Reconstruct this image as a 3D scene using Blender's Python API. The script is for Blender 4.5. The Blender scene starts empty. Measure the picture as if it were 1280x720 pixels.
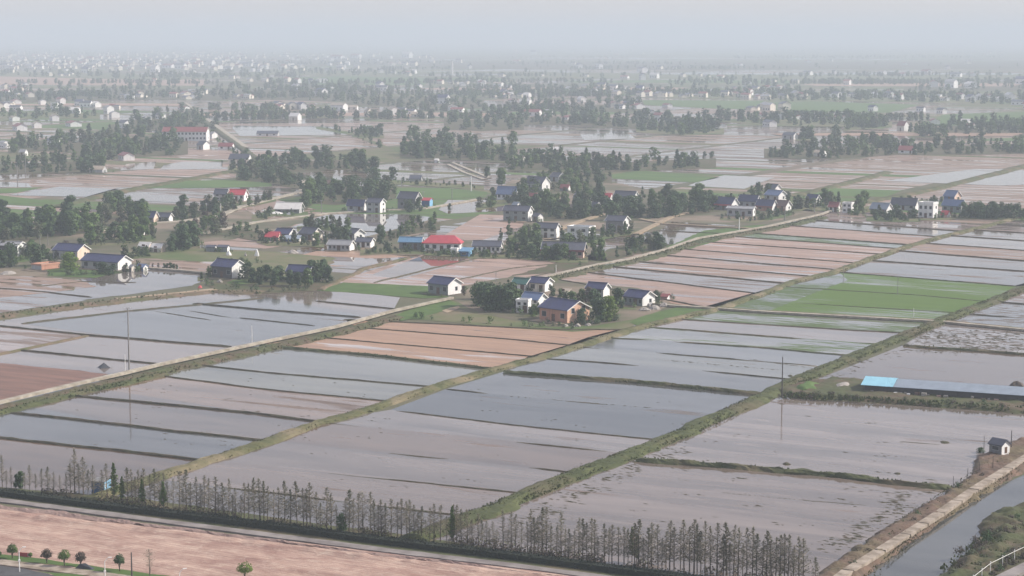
import bpy, bmesh, math, random
from mathutils import Vector, noise, geometry
random.seed(7)
S = bpy.context.scene
COL = S.collection
R = math.radians

# ------------------------------------------------------------------ camera geometry
F = 2489.0            # focal length in photo pixels (1280 wide)
H = 80.0              # flying height
PITCH = math.atan(315.0 / F)
CP, SP = math.cos(PITCH), math.sin(PITCH)

def at(px, py, z=0.0):
    """the point of the plain (at height z) seen at photo pixel px, py"""
    x = (px - 640.0) / F
    y = -(py - 360.0) / F
    d = Vector((x, CP + y * SP, -SP + y * CP))
    t = (z - H) / d.z
    return Vector((d.x * t, d.y * t, z))

def mpp(py):
    p = at(640, py)
    return math.hypot(p.y, H) / F

def az(px):
    return math.atan((px - 640.0) / F)

AX = Vector((0.485, 0.8745, 0)).normalized()      # the long dykes run this way
BX = Vector((0.8745, -0.485, 0)).normalized()     # the bunds run this way
ROT = math.atan2(0.485, 0.8745)

cam = bpy.data.cameras.new('camera')
cam.sensor_width = 36.0
cam.lens = 36.0 * F / 1280.0
cam.clip_start = 1.0
cam.clip_end = 80000.0
camo = bpy.data.objects.new('camera', cam)
COL.objects.link(camo)
camo.location = (0, 0, H)
camo.rotation_euler = (math.pi / 2 - PITCH, 0, 0)
S.camera = camo

# ------------------------------------------------------------------ materials
MATS = {}
def new_mat(name):
    m = bpy.data.materials.new(name)
    m.use_nodes = True
    nt = m.node_tree
    nt.nodes.clear()
    out = nt.nodes.new('ShaderNodeOutputMaterial')
    MATS[name] = m
    return m, nt, out

def nd(nt, typ, **kw):
    n = nt.nodes.new(typ)
    for k, v in kw.items():
        if k.startswith('in_'):
            n.inputs[k[3:].replace('_', ' ')].default_value = v
        else:
            setattr(n, k, v)
    return n

def rgb(c):
    return (c[0], c[1], c[2], 1.0)

def coords(nt, scale, rot=0.0):
    tc = nd(nt, 'ShaderNodeTexCoord')
    r = nd(nt, 'ShaderNodeMapping')
    r.inputs['Rotation'].default_value = (0, 0, rot)
    s = nd(nt, 'ShaderNodeMapping')
    s.inputs['Scale'].default_value = scale
    nt.links.new(tc.outputs['Object'], r.inputs['Vector'])
    nt.links.new(r.outputs[0], s.inputs['Vector'])
    return s.outputs[0]

def noise_n(nt, vec, scale=1.0, detail=3.0, rough=0.55, dist=0.0):
    n = nd(nt, 'ShaderNodeTexNoise')
    n.inputs['Scale'].default_value = scale
    n.inputs['Detail'].default_value = detail
    n.inputs['Roughness'].default_value = rough
    n.inputs['Distortion'].default_value = dist
    nt.links.new(vec, n.inputs['Vector'])
    return n.outputs['Fac']

def ramp(nt, fac, a, b, ca=(0, 0, 0), cb=(1, 1, 1)):
    r = nd(nt, 'ShaderNodeValToRGB')
    r.color_ramp.elements[0].position = a
    r.color_ramp.elements[0].color = rgb(ca)
    r.color_ramp.elements[1].position = b
    r.color_ramp.elements[1].color = rgb(cb)
    nt.links.new(fac, r.inputs['Fac'])
    return r.outputs['Color']

def mixc(nt, fac, a, b):
    m = nd(nt, 'ShaderNodeMix', data_type='RGBA')
    if isinstance(fac, float):
        m.inputs[0].default_value = fac
    else:
        nt.links.new(fac, m.inputs[0])
    for i, v in ((6, a), (7, b)):
        if isinstance(v, tuple):
            m.inputs[i].default_value = rgb(v)
        else:
            nt.links.new(v, m.inputs[i])
    return m.outputs[2]

def bump(nt, h, strength, dist):
    b = nd(nt, 'ShaderNodeBump')
    b.inputs['Strength'].default_value = strength
    b.inputs['Distance'].default_value = dist
    nt.links.new(h, b.inputs['Height'])
    return b.outputs['Normal']

def bsdf(nt, col, rough=0.8, spec=0.3, ior=None, metal=0.0, normal=None):
    p = nd(nt, 'ShaderNodeBsdfPrincipled')
    if isinstance(col, tuple):
        p.inputs['Base Color'].default_value = rgb(col)
    else:
        nt.links.new(col, p.inputs['Base Color'])
    if isinstance(rough, float):
        p.inputs['Roughness'].default_value = rough
    else:
        nt.links.new(rough, p.inputs['Roughness'])
    p.inputs['Specular IOR Level'].default_value = spec
    if ior:
        p.inputs['IOR'].default_value = ior
    p.inputs['Metallic'].default_value = metal
    if normal is not None:
        nt.links.new(normal, p.inputs['Normal'])
    return p.outputs[0]

def obj_random(nt):
    return nd(nt, 'ShaderNodeObjectInfo').outputs['Random']

def plain(name, c1, c2=None, scale=0.5, rough=0.85, spec=0.25, stretch=None, lo=0.35, hi=0.65, bmp=0.0, detail=4.0, third=None, metal=0.0):
    m, nt, out = new_mat(name)
    if c2 is None:
        c2 = tuple(v * 0.8 for v in c1)
    v = coords(nt, stretch or (1, 1, 1), ROT)
    f = noise_n(nt, v, scale, detail)
    col = ramp(nt, f, lo, hi, c1, c2)
    if third:
        f3 = noise_n(nt, v, scale * 0.23, 3.0)
        col = mixc(nt, ramp(nt, f3, 0.48, 0.62), col, third)
    nrm = bump(nt, noise_n(nt, v, scale * 3.0, 3.0), bmp, 0.3) if bmp else None
    nt.links.new(bsdf(nt, col, rough, spec, None, metal, nrm), out.inputs['Surface'])
    return m

def paddy(name, mud, under, frac, streak=(0.022, 0.16, 1), mud2=None, ripple=0.25, cover=None, cover_frac=0.0, cover_stretch=(0.08, 0.6, 1), wrough=0.04):
    """flooded plot: shallow muddy water, with mud (and seedlings) breaking the surface in streaks along the rows"""
    m, nt, out = new_mat(name)
    v = coords(nt, streak, ROT)
    rnd = obj_random(nt)
    off = nd(nt, 'ShaderNodeVectorMath', operation='ADD')
    comb = nd(nt, 'ShaderNodeCombineXYZ')
    mul = nd(nt, 'ShaderNodeMath', operation='MULTIPLY')
    mul.inputs[1].default_value = 37.0
    nt.links.new(rnd, mul.inputs[0])
    nt.links.new(mul.outputs[0], comb.inputs[2])
    nt.links.new(v, off.inputs[0]); nt.links.new(comb.outputs[0], off.inputs[1])
    vec = off.outputs[0]
    f = noise_n(nt, vec, 1.0, 5.0, 0.6, 0.3)
    # water
    uw = noise_n(nt, vec, 0.45, 6.0, 0.62, 0.8)
    wcol = ramp(nt, uw, 0.32, 0.70, tuple(c * 1.2 for c in under), tuple(c * 0.45 for c in under))
    silt = noise_n(nt, coords(nt, (0.035, 0.22, 1), ROT), 1.0, 7.0, 0.7, 1.2)
    wcol = mixc(nt, ramp(nt, silt, 0.5, 0.72, (0, 0, 0), (0.7, 0.7, 0.7)), wcol, tuple(c * 1.3 for c in under))
    hs = nd(nt, 'ShaderNodeHueSaturation')
    vr = nd(nt, 'ShaderNodeMapRange')
    vr.inputs['To Min'].default_value = 0.6; vr.inputs['To Max'].default_value = 1.3
    nt.links.new(rnd, vr.inputs['Value']); nt.links.new(vr.outputs[0], hs.inputs['Value']); sr = nd(nt, 'ShaderNodeMapRange'); sr.inputs['To Min'].default_value = 1.35; sr.inputs['To Max'].default_value = 0.55; mu2 = nd(nt, 'ShaderNodeMath', operation='FRACT'); mu3 = nd(nt, 'ShaderNodeMath', operation='MULTIPLY'); mu3.inputs[1].default_value = 7.3; nt.links.new(rnd, mu3.inputs[0]); nt.links.new(mu3.outputs[0], mu2.inputs[0]); nt.links.new(mu2.outputs[0], sr.inputs['Value']); nt.links.new(sr.outputs[0], hs.inputs['Saturation']); nt.links.new(wcol, hs.inputs['Color'])
    wcol = hs.outputs[0]
    v2 = coords(nt, (0.5, 1.2, 1), ROT)
    rip = bump(nt, noise_n(nt, v2, 1.0, 3.0), 0.035 * ripple, 0.2)
    wind = noise_n(nt, coords(nt, (0.012, 0.035, 1), ROT), 1.0, 4.0, 0.6, 0.6)
    wr = nd(nt, 'ShaderNodeMapRange')
    wr.inputs['From Min'].default_value = 0.4; wr.inputs['From Max'].default_value = 0.7
    wr.inputs['To Min'].default_value = wrough; wr.inputs['To Max'].default_value = wrough + 0.22 * ripple
    nt.links.new(wind, wr.inputs['Value'])
    water = bsdf(nt, wcol, wr.outputs[0], 0.5, 1.33, 0.0, rip)
    # mud
    fm = noise_n(nt, vec, 2.2, 5.0, 0.65)
    mcol = ramp(nt, fm, 0.36, 0.64, mud, mud2 or tuple(c * 0.62 for c in mud))
    mudr = bsdf(nt, mcol, 0.55, 0.35, None, 0.0, bump(nt, noise_n(nt, coords(nt, (0.3, 1.5, 1), ROT), 1.0, 4.0), 0.5, 0.25))
    mx = nd(nt, 'ShaderNodeMixShader')
    t = 0.5 + (0.5 - frac) * 0.42
    nt.links.new(ramp(nt, f, t - 0.025, t + 0.035), mx.inputs[0])
    nt.links.new(water, mx.inputs[1]); nt.links.new(mudr, mx.inputs[2])
    last = mx.outputs[0]
    if cover:
        v3 = coords(nt, cover_stretch, ROT)
        fc = noise_n(nt, v3, 1.0, 4.0, 0.7)
        big = noise_n(nt, coords(nt, (0.012, 0.03, 1), ROT), 1.0, 3.0)
        add = nd(nt, 'ShaderNodeMath', operation='MULTIPLY_ADD')
        add.inputs[1].default_value = 0.9; 
        nt.links.new(big, add.inputs[0]); nt.links.new(fc, add.inputs[2])
        tt = 0.95 + (0.5 - cover_frac) * 0.6
        green = bsdf(nt, ramp(nt, fc, 0.3, 0.7, tuple(c * 0.7 for c in cover), cover), 0.8, 0.2)
        m2 = nd(nt, 'ShaderNodeMixShader')
        nt.links.new(ramp(nt, add.outputs[0], max(0.0, tt - 0.09), min(1.0, tt + 0.09)), m2.inputs[0])
        nt.links.new(last, m2.inputs[1]); nt.links.new(green, m2.inputs[2])
        last = m2.outputs[0]
    nt.links.new(last, out.inputs['Surface'])
    return m

MUD = (0.29, 0.20, 0.15)
UND = (0.155, 0.110, 0.082)
paddy('water', (0.17, 0.12, 0.095), UND, 0.10)
paddy('water_cold', (0.15, 0.12, 0.10), (0.098, 0.096, 0.094), 0.10, ripple=0.7)
paddy('water_patch', (0.17, 0.12, 0.09), UND, 0.30)
paddy('water_stubble', (0.13, 0.10, 0.075), (0.17, 0.15, 0.14), 0.42, streak=(0.22, 0.6, 1))
paddy('wet_mud', MUD, (0.27, 0.20, 0.165), 0.62)
paddy('pink_mud', (0.35, 0.24, 0.19), (0.31, 0.23, 0.195), 0.70, streak=(0.016, 0.14, 1), mud2=(0.22, 0.15, 0.115))
paddy('tan_mud', (0.345, 0.215, 0.14), (0.31, 0.235, 0.19), 0.84, streak=(0.03, 0.2, 1), mud2=(0.26, 0.165, 0.115))
paddy('brown_mud', (0.20, 0.105, 0.072), (0.2, 0.14, 0.11), 0.95)
paddy('mixed_mud', (0.20, 0.145, 0.115), (0.22, 0.18, 0.16), 0.5)
paddy('seedlings', (0.15, 0.12, 0.08), (0.17, 0.15, 0.12), 0.1, cover=(0.09, 0.15, 0.03), cover_frac=0.72, cover_stretch=(0.03, 0.75, 1))
paddy('thin_seedlings', (0.15, 0.12, 0.08), (0.15, 0.14, 0.12), 0.06, cover=(0.085, 0.125, 0.045), cover_frac=0.42)
paddy('pond', (0.2, 0.14, 0.1), (0.20, 0.15, 0.12), 0.05, ripple=0.1, wrough=0.015)
paddy('weedy_water', (0.15, 0.12, 0.08), (0.15, 0.145, 0.125), 0.08, cover=(0.085, 0.095, 0.055), cover_frac=0.17, cover_stretch=(0.15, 0.5, 1))
paddy('canal', (0.1, 0.1, 0.07), (0.105, 0.105, 0.10), 0.02, ripple=0.6)
plain('plain_ground', (0.115, 0.105, 0.062), (0.075, 0.082, 0.045), 0.012, third=(0.15, 0.115, 0.085), stretch=(0.6, 1.6, 1), detail=8)
plain('crop', (0.085, 0.14, 0.035), (0.06, 0.105, 0.03), 0.05, stretch=(0.4, 1.5, 1))
plain('meadow', (0.095, 0.115, 0.04), (0.15, 0.125, 0.075), 0.09, detail=6, third=(0.07, 0.105, 0.03))
plain('lush_grass', (0.075, 0.125, 0.028), (0.05, 0.09, 0.02), 0.15, detail=6)
plain('yard', (0.12, 0.10, 0.07), (0.075, 0.085, 0.04), 0.10, detail=7, third=(0.20, 0.155, 0.115))
plain('bund_earth', (0.085, 0.068, 0.045), (0.05, 0.052, 0.027), 0.5, bmp=0.6)
plain('bund_grass', (0.075, 0.085, 0.033), (0.05, 0.055, 0.025), 0.4, bmp=0.6, third=(0.11, 0.09, 0.05))
plain('dyke_grass', (0.105, 0.10, 0.045), (0.06, 0.068, 0.024), 0.3, bmp=0.9, detail=8, third=(0.17, 0.14, 0.085))
plain('dyke_green', (0.075, 0.085, 0.03), (0.042, 0.052, 0.018), 0.25, bmp=0.8, detail=6, third=(0.085, 0.075, 0.04))
plain('dyke_earth', (0.16, 0.11, 0.075), (0.10, 0.085, 0.045), 0.3, bmp=0.8, detail=6, third=(0.075, 0.085, 0.03))
plain('concrete', (0.40, 0.36, 0.295), (0.23, 0.20, 0.155), 0.5, rough=0.85, detail=7)
plain('slab_concrete', (0.36, 0.305, 0.25), (0.18, 0.145, 0.11), 0.6, rough=0.85, detail=8)
plain('dirt_path', (0.33, 0.26, 0.18), (0.24, 0.18, 0.12), 0.3)
plain('asphalt', (0.085, 0.085, 0.09), (0.06, 0.06, 0.062), 0.6)
plain('grey_road', (0.25, 0.225, 0.215), (0.155, 0.135, 0.13), 0.3, detail=8)
def earth_mat():
    m, nt, out = new_mat('pink_earth')
    a = noise_n(nt, coords(nt, (0.09, 0.2, 1), ROT), 1.0, 9.0, 0.66, 1.2)
    b = noise_n(nt, coords(nt, (0.35, 0.6, 1), ROT), 1.0, 8.0, 0.72, 0.8)
    c = noise_n(nt, coords(nt, (1.6, 2.6, 1), ROT), 1.0, 5.0, 0.7)
    col = ramp(nt, a, 0.34, 0.62, (0.46, 0.33, 0.265), (0.27, 0.165, 0.135))
    col = mixc(nt, ramp(nt, b, 0.5, 0.72, (0, 0, 0), (0.75, 0.75, 0.75)), col, (0.52, 0.41, 0.33))
    col = mixc(nt, ramp(nt, c, 0.55, 0.8, (0, 0, 0), (0.5, 0.5, 0.5)), col, (0.2, 0.13, 0.11))
    wv = nd(nt, 'ShaderNodeTexWave', wave_type='BANDS', bands_direction='Y')
    wv.inputs['Scale'].default_value = 0.35; wv.inputs['Distortion'].default_value = 5.0; wv.inputs['Detail'].default_value = 3.0; wv.inputs['Detail Scale'].default_value = 0.4
    nt.links.new(coords(nt, (0.18, 1, 1), ROT), wv.inputs['Vector'])
    col = mixc(nt, ramp(nt, wv.outputs['Fac'], 0.90, 0.99, (0, 0, 0), (0.55, 0.55, 0.55)), col, (0.19, 0.12, 0.10))
    nt.links.new(bsdf(nt, col, 0.9, 0.2, None, 0.0, bump(nt, c, 0.6, 0.25)), out.inputs['Surface'])
earth_mat()
plain('spoil', (0.20, 0.135, 0.12), (0.28, 0.20, 0.17), 0.5, detail=8, bmp=0.6)
plain('path_earth', (0.155, 0.10, 0.072), (0.085, 0.06, 0.042), 0.35, bmp=0.9, detail=9, third=(0.12, 0.095, 0.055))
plain('bank_grass', (0.065, 0.07, 0.03), (0.10, 0.07, 0.047), 0.3, detail=9, third=(0.062, 0.072, 0.028), bmp=0.8)
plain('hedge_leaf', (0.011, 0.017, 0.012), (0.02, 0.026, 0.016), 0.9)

def leaf(name, c1, c2):
    m, nt, out = new_mat(name)
    geo = nd(nt, 'ShaderNodeNewGeometry')
    col = ramp(nt, geo.outputs['Random Per Island'], 0.0, 1.0, c1, c2)
    hsv = nd(nt, 'ShaderNodeHueSaturation')
    mr = nd(nt, 'ShaderNodeMapRange')
    mr.inputs['To Min'].default_value = 0.8; mr.inputs['To Max'].default_value = 1.2
    nt.links.new(obj_random(nt), mr.inputs['Value'])
    nt.links.new(mr.outputs[0], hsv.inputs['Value'])
    nt.links.new(col, hsv.inputs['Color'])
    d = bsdf(nt, hsv.outputs[0], 0.6, 0.25)
    tr = nd(nt, 'ShaderNodeBsdfTranslucent')
    nt.links.new(hsv.outputs[0], tr.inputs['Color'])
    mx = nd(nt, 'ShaderNodeMixShader'); mx.inputs[0].default_value = 0.25
    nt.links.new(d, mx.inputs[1]); nt.links.new(tr.outputs[0], mx.inputs[2])
    nt.links.new(mx.outputs[0], out.inputs['Surface'])
    return m
leaf('leaf_dark', (0.026, 0.056, 0.020), (0.060, 0.105, 0.034))
leaf('leaf_mid', (0.055, 0.105, 0.024), (0.105, 0.165, 0.042))
leaf('leaf_bright', (0.10, 0.17, 0.022), (0.17, 0.24, 0.04))
leaf('leaf_bud', (0.075, 0.08, 0.04), (0.11, 0.115, 0.055))
leaf('tuft_olive', (0.075, 0.078, 0.03), (0.13, 0.12, 0.055))
leaf('tuft_green', (0.05, 0.07, 0.02), (0.09, 0.11, 0.034))
leaf('leaf_grey', (0.06, 0.078, 0.04), (0.11, 0.12, 0.065))
leaf('leaf_brown', (0.055, 0.045, 0.035), (0.085, 0.065, 0.05))
plain('bark', (0.10, 0.08, 0.065), (0.07, 0.055, 0.045), 3.0)
plain('twig', (0.30, 0.26, 0.205), (0.23, 0.20, 0.16), 3.0)
plain('bare_trunk', (0.11, 0.09, 0.072), (0.08, 0.065, 0.055), 3.0)

def roof_mat(name, c, c2=None, rough=0.45, ribs=3.0, spec=0.4):
    m, nt, out = new_mat(name)
    tc = nd(nt, 'ShaderNodeTexCoord')
    w = nd(nt, 'ShaderNodeTexWave', wave_type='BANDS', bands_direction='X')
    w.inputs['Scale'].default_value = ribs
    nt.links.new(tc.outputs['Object'], w.inputs['Vector'])
    f = noise_n(nt, tc.outputs['Object'], 0.5, 5.0, 0.65)
    col = ramp(nt, f, 0.3, 0.72, c, c2 or tuple(v * 0.7 for v in c))
    nt.links.new(bsdf(nt, col, rough, spec, None, 0.0, bump(nt, w.outputs['Fac'], 0.5, 0.08)), out.inputs['Surface'])
    return m
roof_mat('roof_navy', (0.040, 0.048, 0.14), (0.028, 0.032, 0.075))
roof_mat('roof_slate', (0.080, 0.087, 0.125), (0.052, 0.056, 0.075))
roof_mat('roof_red', (0.52, 0.055, 0.075), (0.40, 0.04, 0.06))
roof_mat('roof_dull_red', (0.26, 0.06, 0.06), (0.17, 0.045, 0.045))
roof_mat('roof_blue', (0.13, 0.29, 0.46), (0.10, 0.22, 0.35))
roof_mat('roof_steel_blue', (0.13, 0.19, 0.33), (0.10, 0.14, 0.25))
roof_mat('roof_cyan', (0.30, 0.60, 0.72), (0.25, 0.52, 0.64))
roof_mat('roof_greyblue', (0.27, 0.32, 0.38), (0.19, 0.23, 0.28))
roof_mat('roof_green', (0.03, 0.13, 0.11), (0.025, 0.09, 0.08))
roof_mat('roof_white', (0.72, 0.70, 0.67), (0.6, 0.57, 0.54))
roof_mat('roof_grey', (0.34, 0.34, 0.35), (0.24, 0.24, 0.25))
roof_mat('roof_brown', (0.16, 0.09, 0.075), (0.11, 0.07, 0.06))
roof_mat('roof_tan', (0.40, 0.33, 0.25), (0.3, 0.25, 0.2))

def wall_mat(name, c, c2=None):
    m, nt, out = new_mat(name)
    tc = nd(nt, 'ShaderNodeTexCoord')
    f = noise_n(nt, tc.outputs['Object'], 0.6, 6.0, 0.65)
    sep = nd(nt, 'ShaderNodeMapping'); sep.inputs['Scale'].default_value = (1.5, 1.5, 0.12)
    nt.links.new(tc.outputs['Object'], sep.inputs['Vector'])
    f2 = noise_n(nt, sep.outputs[0], 1.0, 4.0)
    col = ramp(nt, f, 0.3, 0.75, c, c2 or tuple(v * 0.85 for v in c))
    col = mixc(nt, ramp(nt, f2, 0.5, 0.78), col, tuple(v * 0.6 for v in c))
    nt.links.new(bsdf(nt, col, 0.85, 0.2), out.inputs['Surface'])
    return m
wall_mat('wall_white', (0.80, 0.79, 0.77))
wall_mat('wall_cream', (0.74, 0.68, 0.58))
wall_mat('wall_peach', (0.74, 0.58, 0.47))
wall_mat('wall_grey', (0.40, 0.40, 0.40))
wall_mat('wall_darkgrey', (0.20, 0.20, 0.205))
wall_mat('wall_dark', (0.085, 0.078, 0.075))
wall_mat('wall_brick', (0.50, 0.27, 0.19), (0.42, 0.21, 0.15))
wall_mat('wall_orange', (0.70, 0.45, 0.32), (0.62, 0.38, 0.27))
wall_mat('wall_pink', (0.55, 0.36, 0.32))
wall_mat('wall_blue', (0.05, 0.13, 0.30), (0.04, 0.10, 0.22))
wall_mat('wall_lightblue', (0.22, 0.45, 0.66))
wall_mat('wall_greenish', (0.22, 0.25, 0.24))
plain('pane_dark', (0.02, 0.024, 0.03), (0.03, 0.034, 0.04), 0.5, rough=0.12, spec=0.5)
plain('frame_white', (0.7, 0.7, 0.7), None, 1.0)
plain('door_wood', (0.12, 0.07, 0.045), None, 1.0)
plain('paint_white', (0.78, 0.77, 0.75), (0.66, 0.65, 0.62), 1.0)
plain('steel_grey', (0.35, 0.35, 0.36), (0.28, 0.28, 0.28), 1.0, rough=0.5)
plain('pole_concrete', (0.26, 0.25, 0.24), (0.2, 0.19, 0.18), 1.0)
plain('black_rubber', (0.03, 0.03, 0.033), None, 1.0)
plain('tarp_dark', (0.035, 0.04, 0.05), (0.05, 0.055, 0.065), 1.0, rough=0.5)
plain('tarp_red', (0.5, 0.1, 0.1), None, 1.0)
plain('rubble_grey', (0.36, 0.33, 0.30), (0.22, 0.20, 0.18), 1.2)

# ------------------------------------------------------------------ mesh helpers
def mk(name, verts, faces, mats, parent=None, mi=None, smooth=False):
    me = bpy.data.meshes.new(name)
    me.from_pydata([tuple(v) for v in verts], [], faces)
    for m in ([mats] if isinstance(mats, str) else mats):
        me.materials.append(MATS[m])
    if mi:
        me.polygons.foreach_set('material_index', mi)
    if smooth:
        me.polygons.foreach_set('use_smooth', [True] * len(me.polygons))
    me.update()
    o = bpy.data.objects.new(name, me)
    COL.objects.link(o)
    if parent is not None:
        o.parent = parent
    return o

def struct(o):
    o['kind'] = 'structure'
    return o

def tag(o, label, cat, group=None):
    o['label'] = label; o['category'] = cat
    if group:
        o['group'] = group
    return o

def empty(name, loc, rz=0.0):
    o = bpy.data.objects.new(name, None)
    o.empty_display_size = 0.5
    COL.objects.link(o)
    o.location = loc
    o.rotation_euler = (0, 0, rz)
    return o

class MB:
    """collects boxes, prisms and tubes into one mesh"""
    def __init__(self):
        self.v, self.f, self.m = [], [], []
    def face(self, pts, mi=0):
        n = len(self.v)
        self.v += [tuple(p) for p in pts]
        self.f.append(list(range(n, n + len(pts)))); self.m.append(mi)
    def box(self, x0, y0, z0, x1, y1, z1, mi=0):
        n = len(self.v)
        self.v += [(x0, y0, z0), (x1, y0, z0), (x1, y1, z0), (x0, y1, z0), (x0, y0, z1), (x1, y0, z1), (x1, y1, z1), (x0, y1, z1)]
        for q in ((0, 3, 2, 1), (4, 5, 6, 7), (0, 1, 5, 4), (1, 2, 6, 5), (2, 3, 7, 6), (3, 0, 4, 7)):
            self.f.append([n + i for i in q]); self.m.append(mi)
    def slab(self, quad, t, mi=0):
        """a quad (4 points) given thickness t downwards"""
        n = len(self.v)
        self.v += [tuple(p) for p in quad] + [(p[0], p[1], p[2] - t) for p in quad]
        for q in ((0, 1, 2, 3), (7, 6, 5, 4), (0, 4, 5, 1), (1, 5, 6, 2), (2, 6, 7, 3), (3, 7, 4, 0)):
            self.f.append([n + i for i in q]); self.m.append(mi)
    def tube(self, a, b, ra, rb, k=6, mi=0, cap=True):
        a, b = Vector(a), Vector(b)
        d = (b - a).normalized()
        s = d.orthogonal().normalized(); t = d.cross(s)
        n = len(self.v)
        for c, r in ((a, ra), (b, rb)):
            for i in range(k):
                w = 2 * math.pi * i / k
                self.v.append(tuple(c + (s * math.cos(w) + t * math.sin(w)) * r))
        for i in range(k):
            self.f.append([n + i, n + (i + 1) % k, n + k + (i + 1) % k, n + k + i]); self.m.append(mi)
        if cap:
            self.f.append([n + k + i for i in range(k)]); self.m.append(mi)
    def build(self, name, mats, parent=None, smooth=False):
        return mk(name, self.v, self.f, mats, parent, self.m, smooth)

def densify(pts, step, jit=0.0, closed=True):
    out = []
    n = len(pts)
    for i in range(n if closed else n - 1):
        a, b = pts[i], pts[(i + 1) % n]
        k = max(1, int((b - a).length / step))
        for j in range(k):
            p = a.lerp(b, j / k)
            if jit and not (j == 0 and not closed):
                p = p + Vector((noise.noise(p * 0.23), noise.noise(p * 0.23 + Vector((9, 3, 1))), 0)) * jit
            out.append(p)
    if not closed:
        out.append(pts[-1].copy())
    return out

def sheet(name, pix, mat, z=0.06, jit=0.0, step=4.0):
    """a flat plot traced on the plain"""
    pts = [at(x, y, z) for x, y in pix]
    if jit:
        pts = densify(pts, step, jit)
    for p in pts:
        p.z = z
    tris = geometry.tessellate_polygon([pts])
    return struct(mk(name, pts, [list(t) for t in tris], mat))

def ridge(name, pix, w, h, mat, base=0.0, step=2.0, ragged=0.25, top=0.5, dash=0.0, world=False, zoff=0.0, rows=7, cycles=1):
    """a raised strip of earth along a line: bund, dyke or embankment"""
    line = [Vector(p) for p in pix] if world else [at(x, y, base + h * .6) for x, y in pix]
    for p in line: p.z = 0
    pts = densify(line, step, 0.0, False)
    V, Fc = [], []
    n = len(pts)
    for i, p in enumerate(pts):
        d = (pts[min(i + 1, n - 1)] - pts[max(i - 1, 0)]).normalized()
        s = Vector((d.y, -d.x, 0))
        wob = noise.noise(p * 0.11) * ragged * w + 1.1 * noise.noise(p * 0.05 + Vector((3, 3, 0))) + .5 * noise.noise(p * 0.17)
        k = 1.0
        if dash:
            k = max(-0.5, min(1.0, (noise.noise(p * 0.045 + Vector((0, 0, 5))) + 0.55 - dash) * 3.0))
        if i in (0, n - 1):
            k *= 0.6
        for j in range(rows):
            t = j / (rows - 1) * 2 - 1
            prof = min(1.0, (1 - abs(t)) / max(0.05, (1 - top)))
            ww = w * 0.5 * (1 + 1.3 * ragged * noise.noise(p * 0.31 + Vector((t * 3, 7, 0))) + ragged * noise.noise(p * 0.09 + Vector((t, 2, 0))))
            zz = h * k * prof * (1 + ragged * 1.0 * noise.noise(p * 0.6 + Vector((t * 2, 1, 3)))) 
            q = p + s * (t * ww + wob * 0.5)
            V.append((q.x, q.y, base + zz - (0.1 if abs(t) == 1 else 0) + zoff))
        if i:
            a, b = (i - 1) * rows, i * rows
            for j in range(rows - 1):
                Fc.append([a + j, a + j + 1, b + j + 1, b + j])
    return struct(mk(name, V, Fc, mat))

def road(name, pix, w, z, mat, thick=0.12, step=4.0, wob=0.0, world=False):
    line = [Vector(p) for p in pix] if world else [at(x, y, z) for x, y in pix]
    pts = densify(line, step, 0.0, False)
    V, Fc = [], []
    n = len(pts)
    for i, p in enumerate(pts):
        d = (pts[min(i + 1, n - 1)] - pts[max(i - 1, 0)]).normalized()
        s = Vector((d.y, -d.x, 0)).normalized()
        ww = w * 0.5 * (1 + wob * noise.noise(p * 0.2))
        for t, zz in ((-1, z - thick - .3), (-1, z), (1, z), (1, z - thick - .3)):
            q = p + s * t * ww
            V.append((q.x, q.y, zz))
        if i:
            a, b = (i - 1) * 4, i * 4
            for j in range(3):
                Fc.append([a + j, b + j, b + j + 1, a + j + 1])
    return struct(mk(name, V, Fc, mat))

def inside(p, poly):
    c = False
    n = len(poly)
    for i in range(n):
        a, b = poly[i], poly[i - 1]
        if (a.y > p.y) != (b.y > p.y) and p.x < (b.x - a.x) * (p.y - a.y) / (b.y - a.y) + a.x:
            c = not c
    return c

def edge_dist(p, poly):
    best = 1e9
    for i in range(len(poly)):
        a, b = poly[i], poly[i - 1]
        ab = b - a
        t = max(0.0, min(1.0, (p - a).dot(ab) / max(1e-9, ab.dot(ab))))
        best = min(best, (p - (a + ab * t)).length)
    return best

def mound(name, pix, h, slope_w, mat, res=1.0, rough=0.25, base=0.0, scale=0.25):
    """an uneven raised piece of land inside a traced outline"""
    poly = [at(x, y, 0) for x, y in pix]
    x0, x1 = min(p.x for p in poly) - res, max(p.x for p in poly) + res
    y0, y1 = min(p.y for p in poly) - res, max(p.y for p in poly) + res
    nx, ny = int((x1 - x0) / res) + 2, int((y1 - y0) / res) + 2
    V, Fc, keep = [], [], []
    for j in range(ny):
        for i in range(nx):
            p = Vector((x0 + i * res, y0 + j * res, 0))
            jig = Vector((noise.noise(p * 0.3), noise.noise(p * 0.3 + Vector((5, 5, 0))), 0)) * 1.2 * min(1.0, slope_w)
            ins = inside(p + jig, poly)
            d = edge_dist(p + jig, poly) * (1 if ins else -1)
            t = max(0.0, min(1.0, d / slope_w))
            z = h * (t ** .6) + rough * noise.fractal(p * scale, 1.0, 2.0, 4) * max(0.0, min(1.0, d / 1.0)) * h
            z = z if d > 0 else -0.15
            V.append((p.x, p.y, base + z)); keep.append(d > -res * 1.5)
    for j in range(ny - 1):
        for i in range(nx - 1):
            a = j * nx + i
            q = [a, a + 1, a + nx + 1, a + nx]
            if all(keep[k] for k in q) and any(V[k][2] > base - 0.1 for k in q):
                Fc.append(q)
    used = sorted({k for q in Fc for k in q})
    mp = {k: i for i, k in enumerate(used)}
    return struct(mk(name, [V[k] for k in used], [[mp[k] for k in q] for q in Fc], mat, smooth=True))
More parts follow.
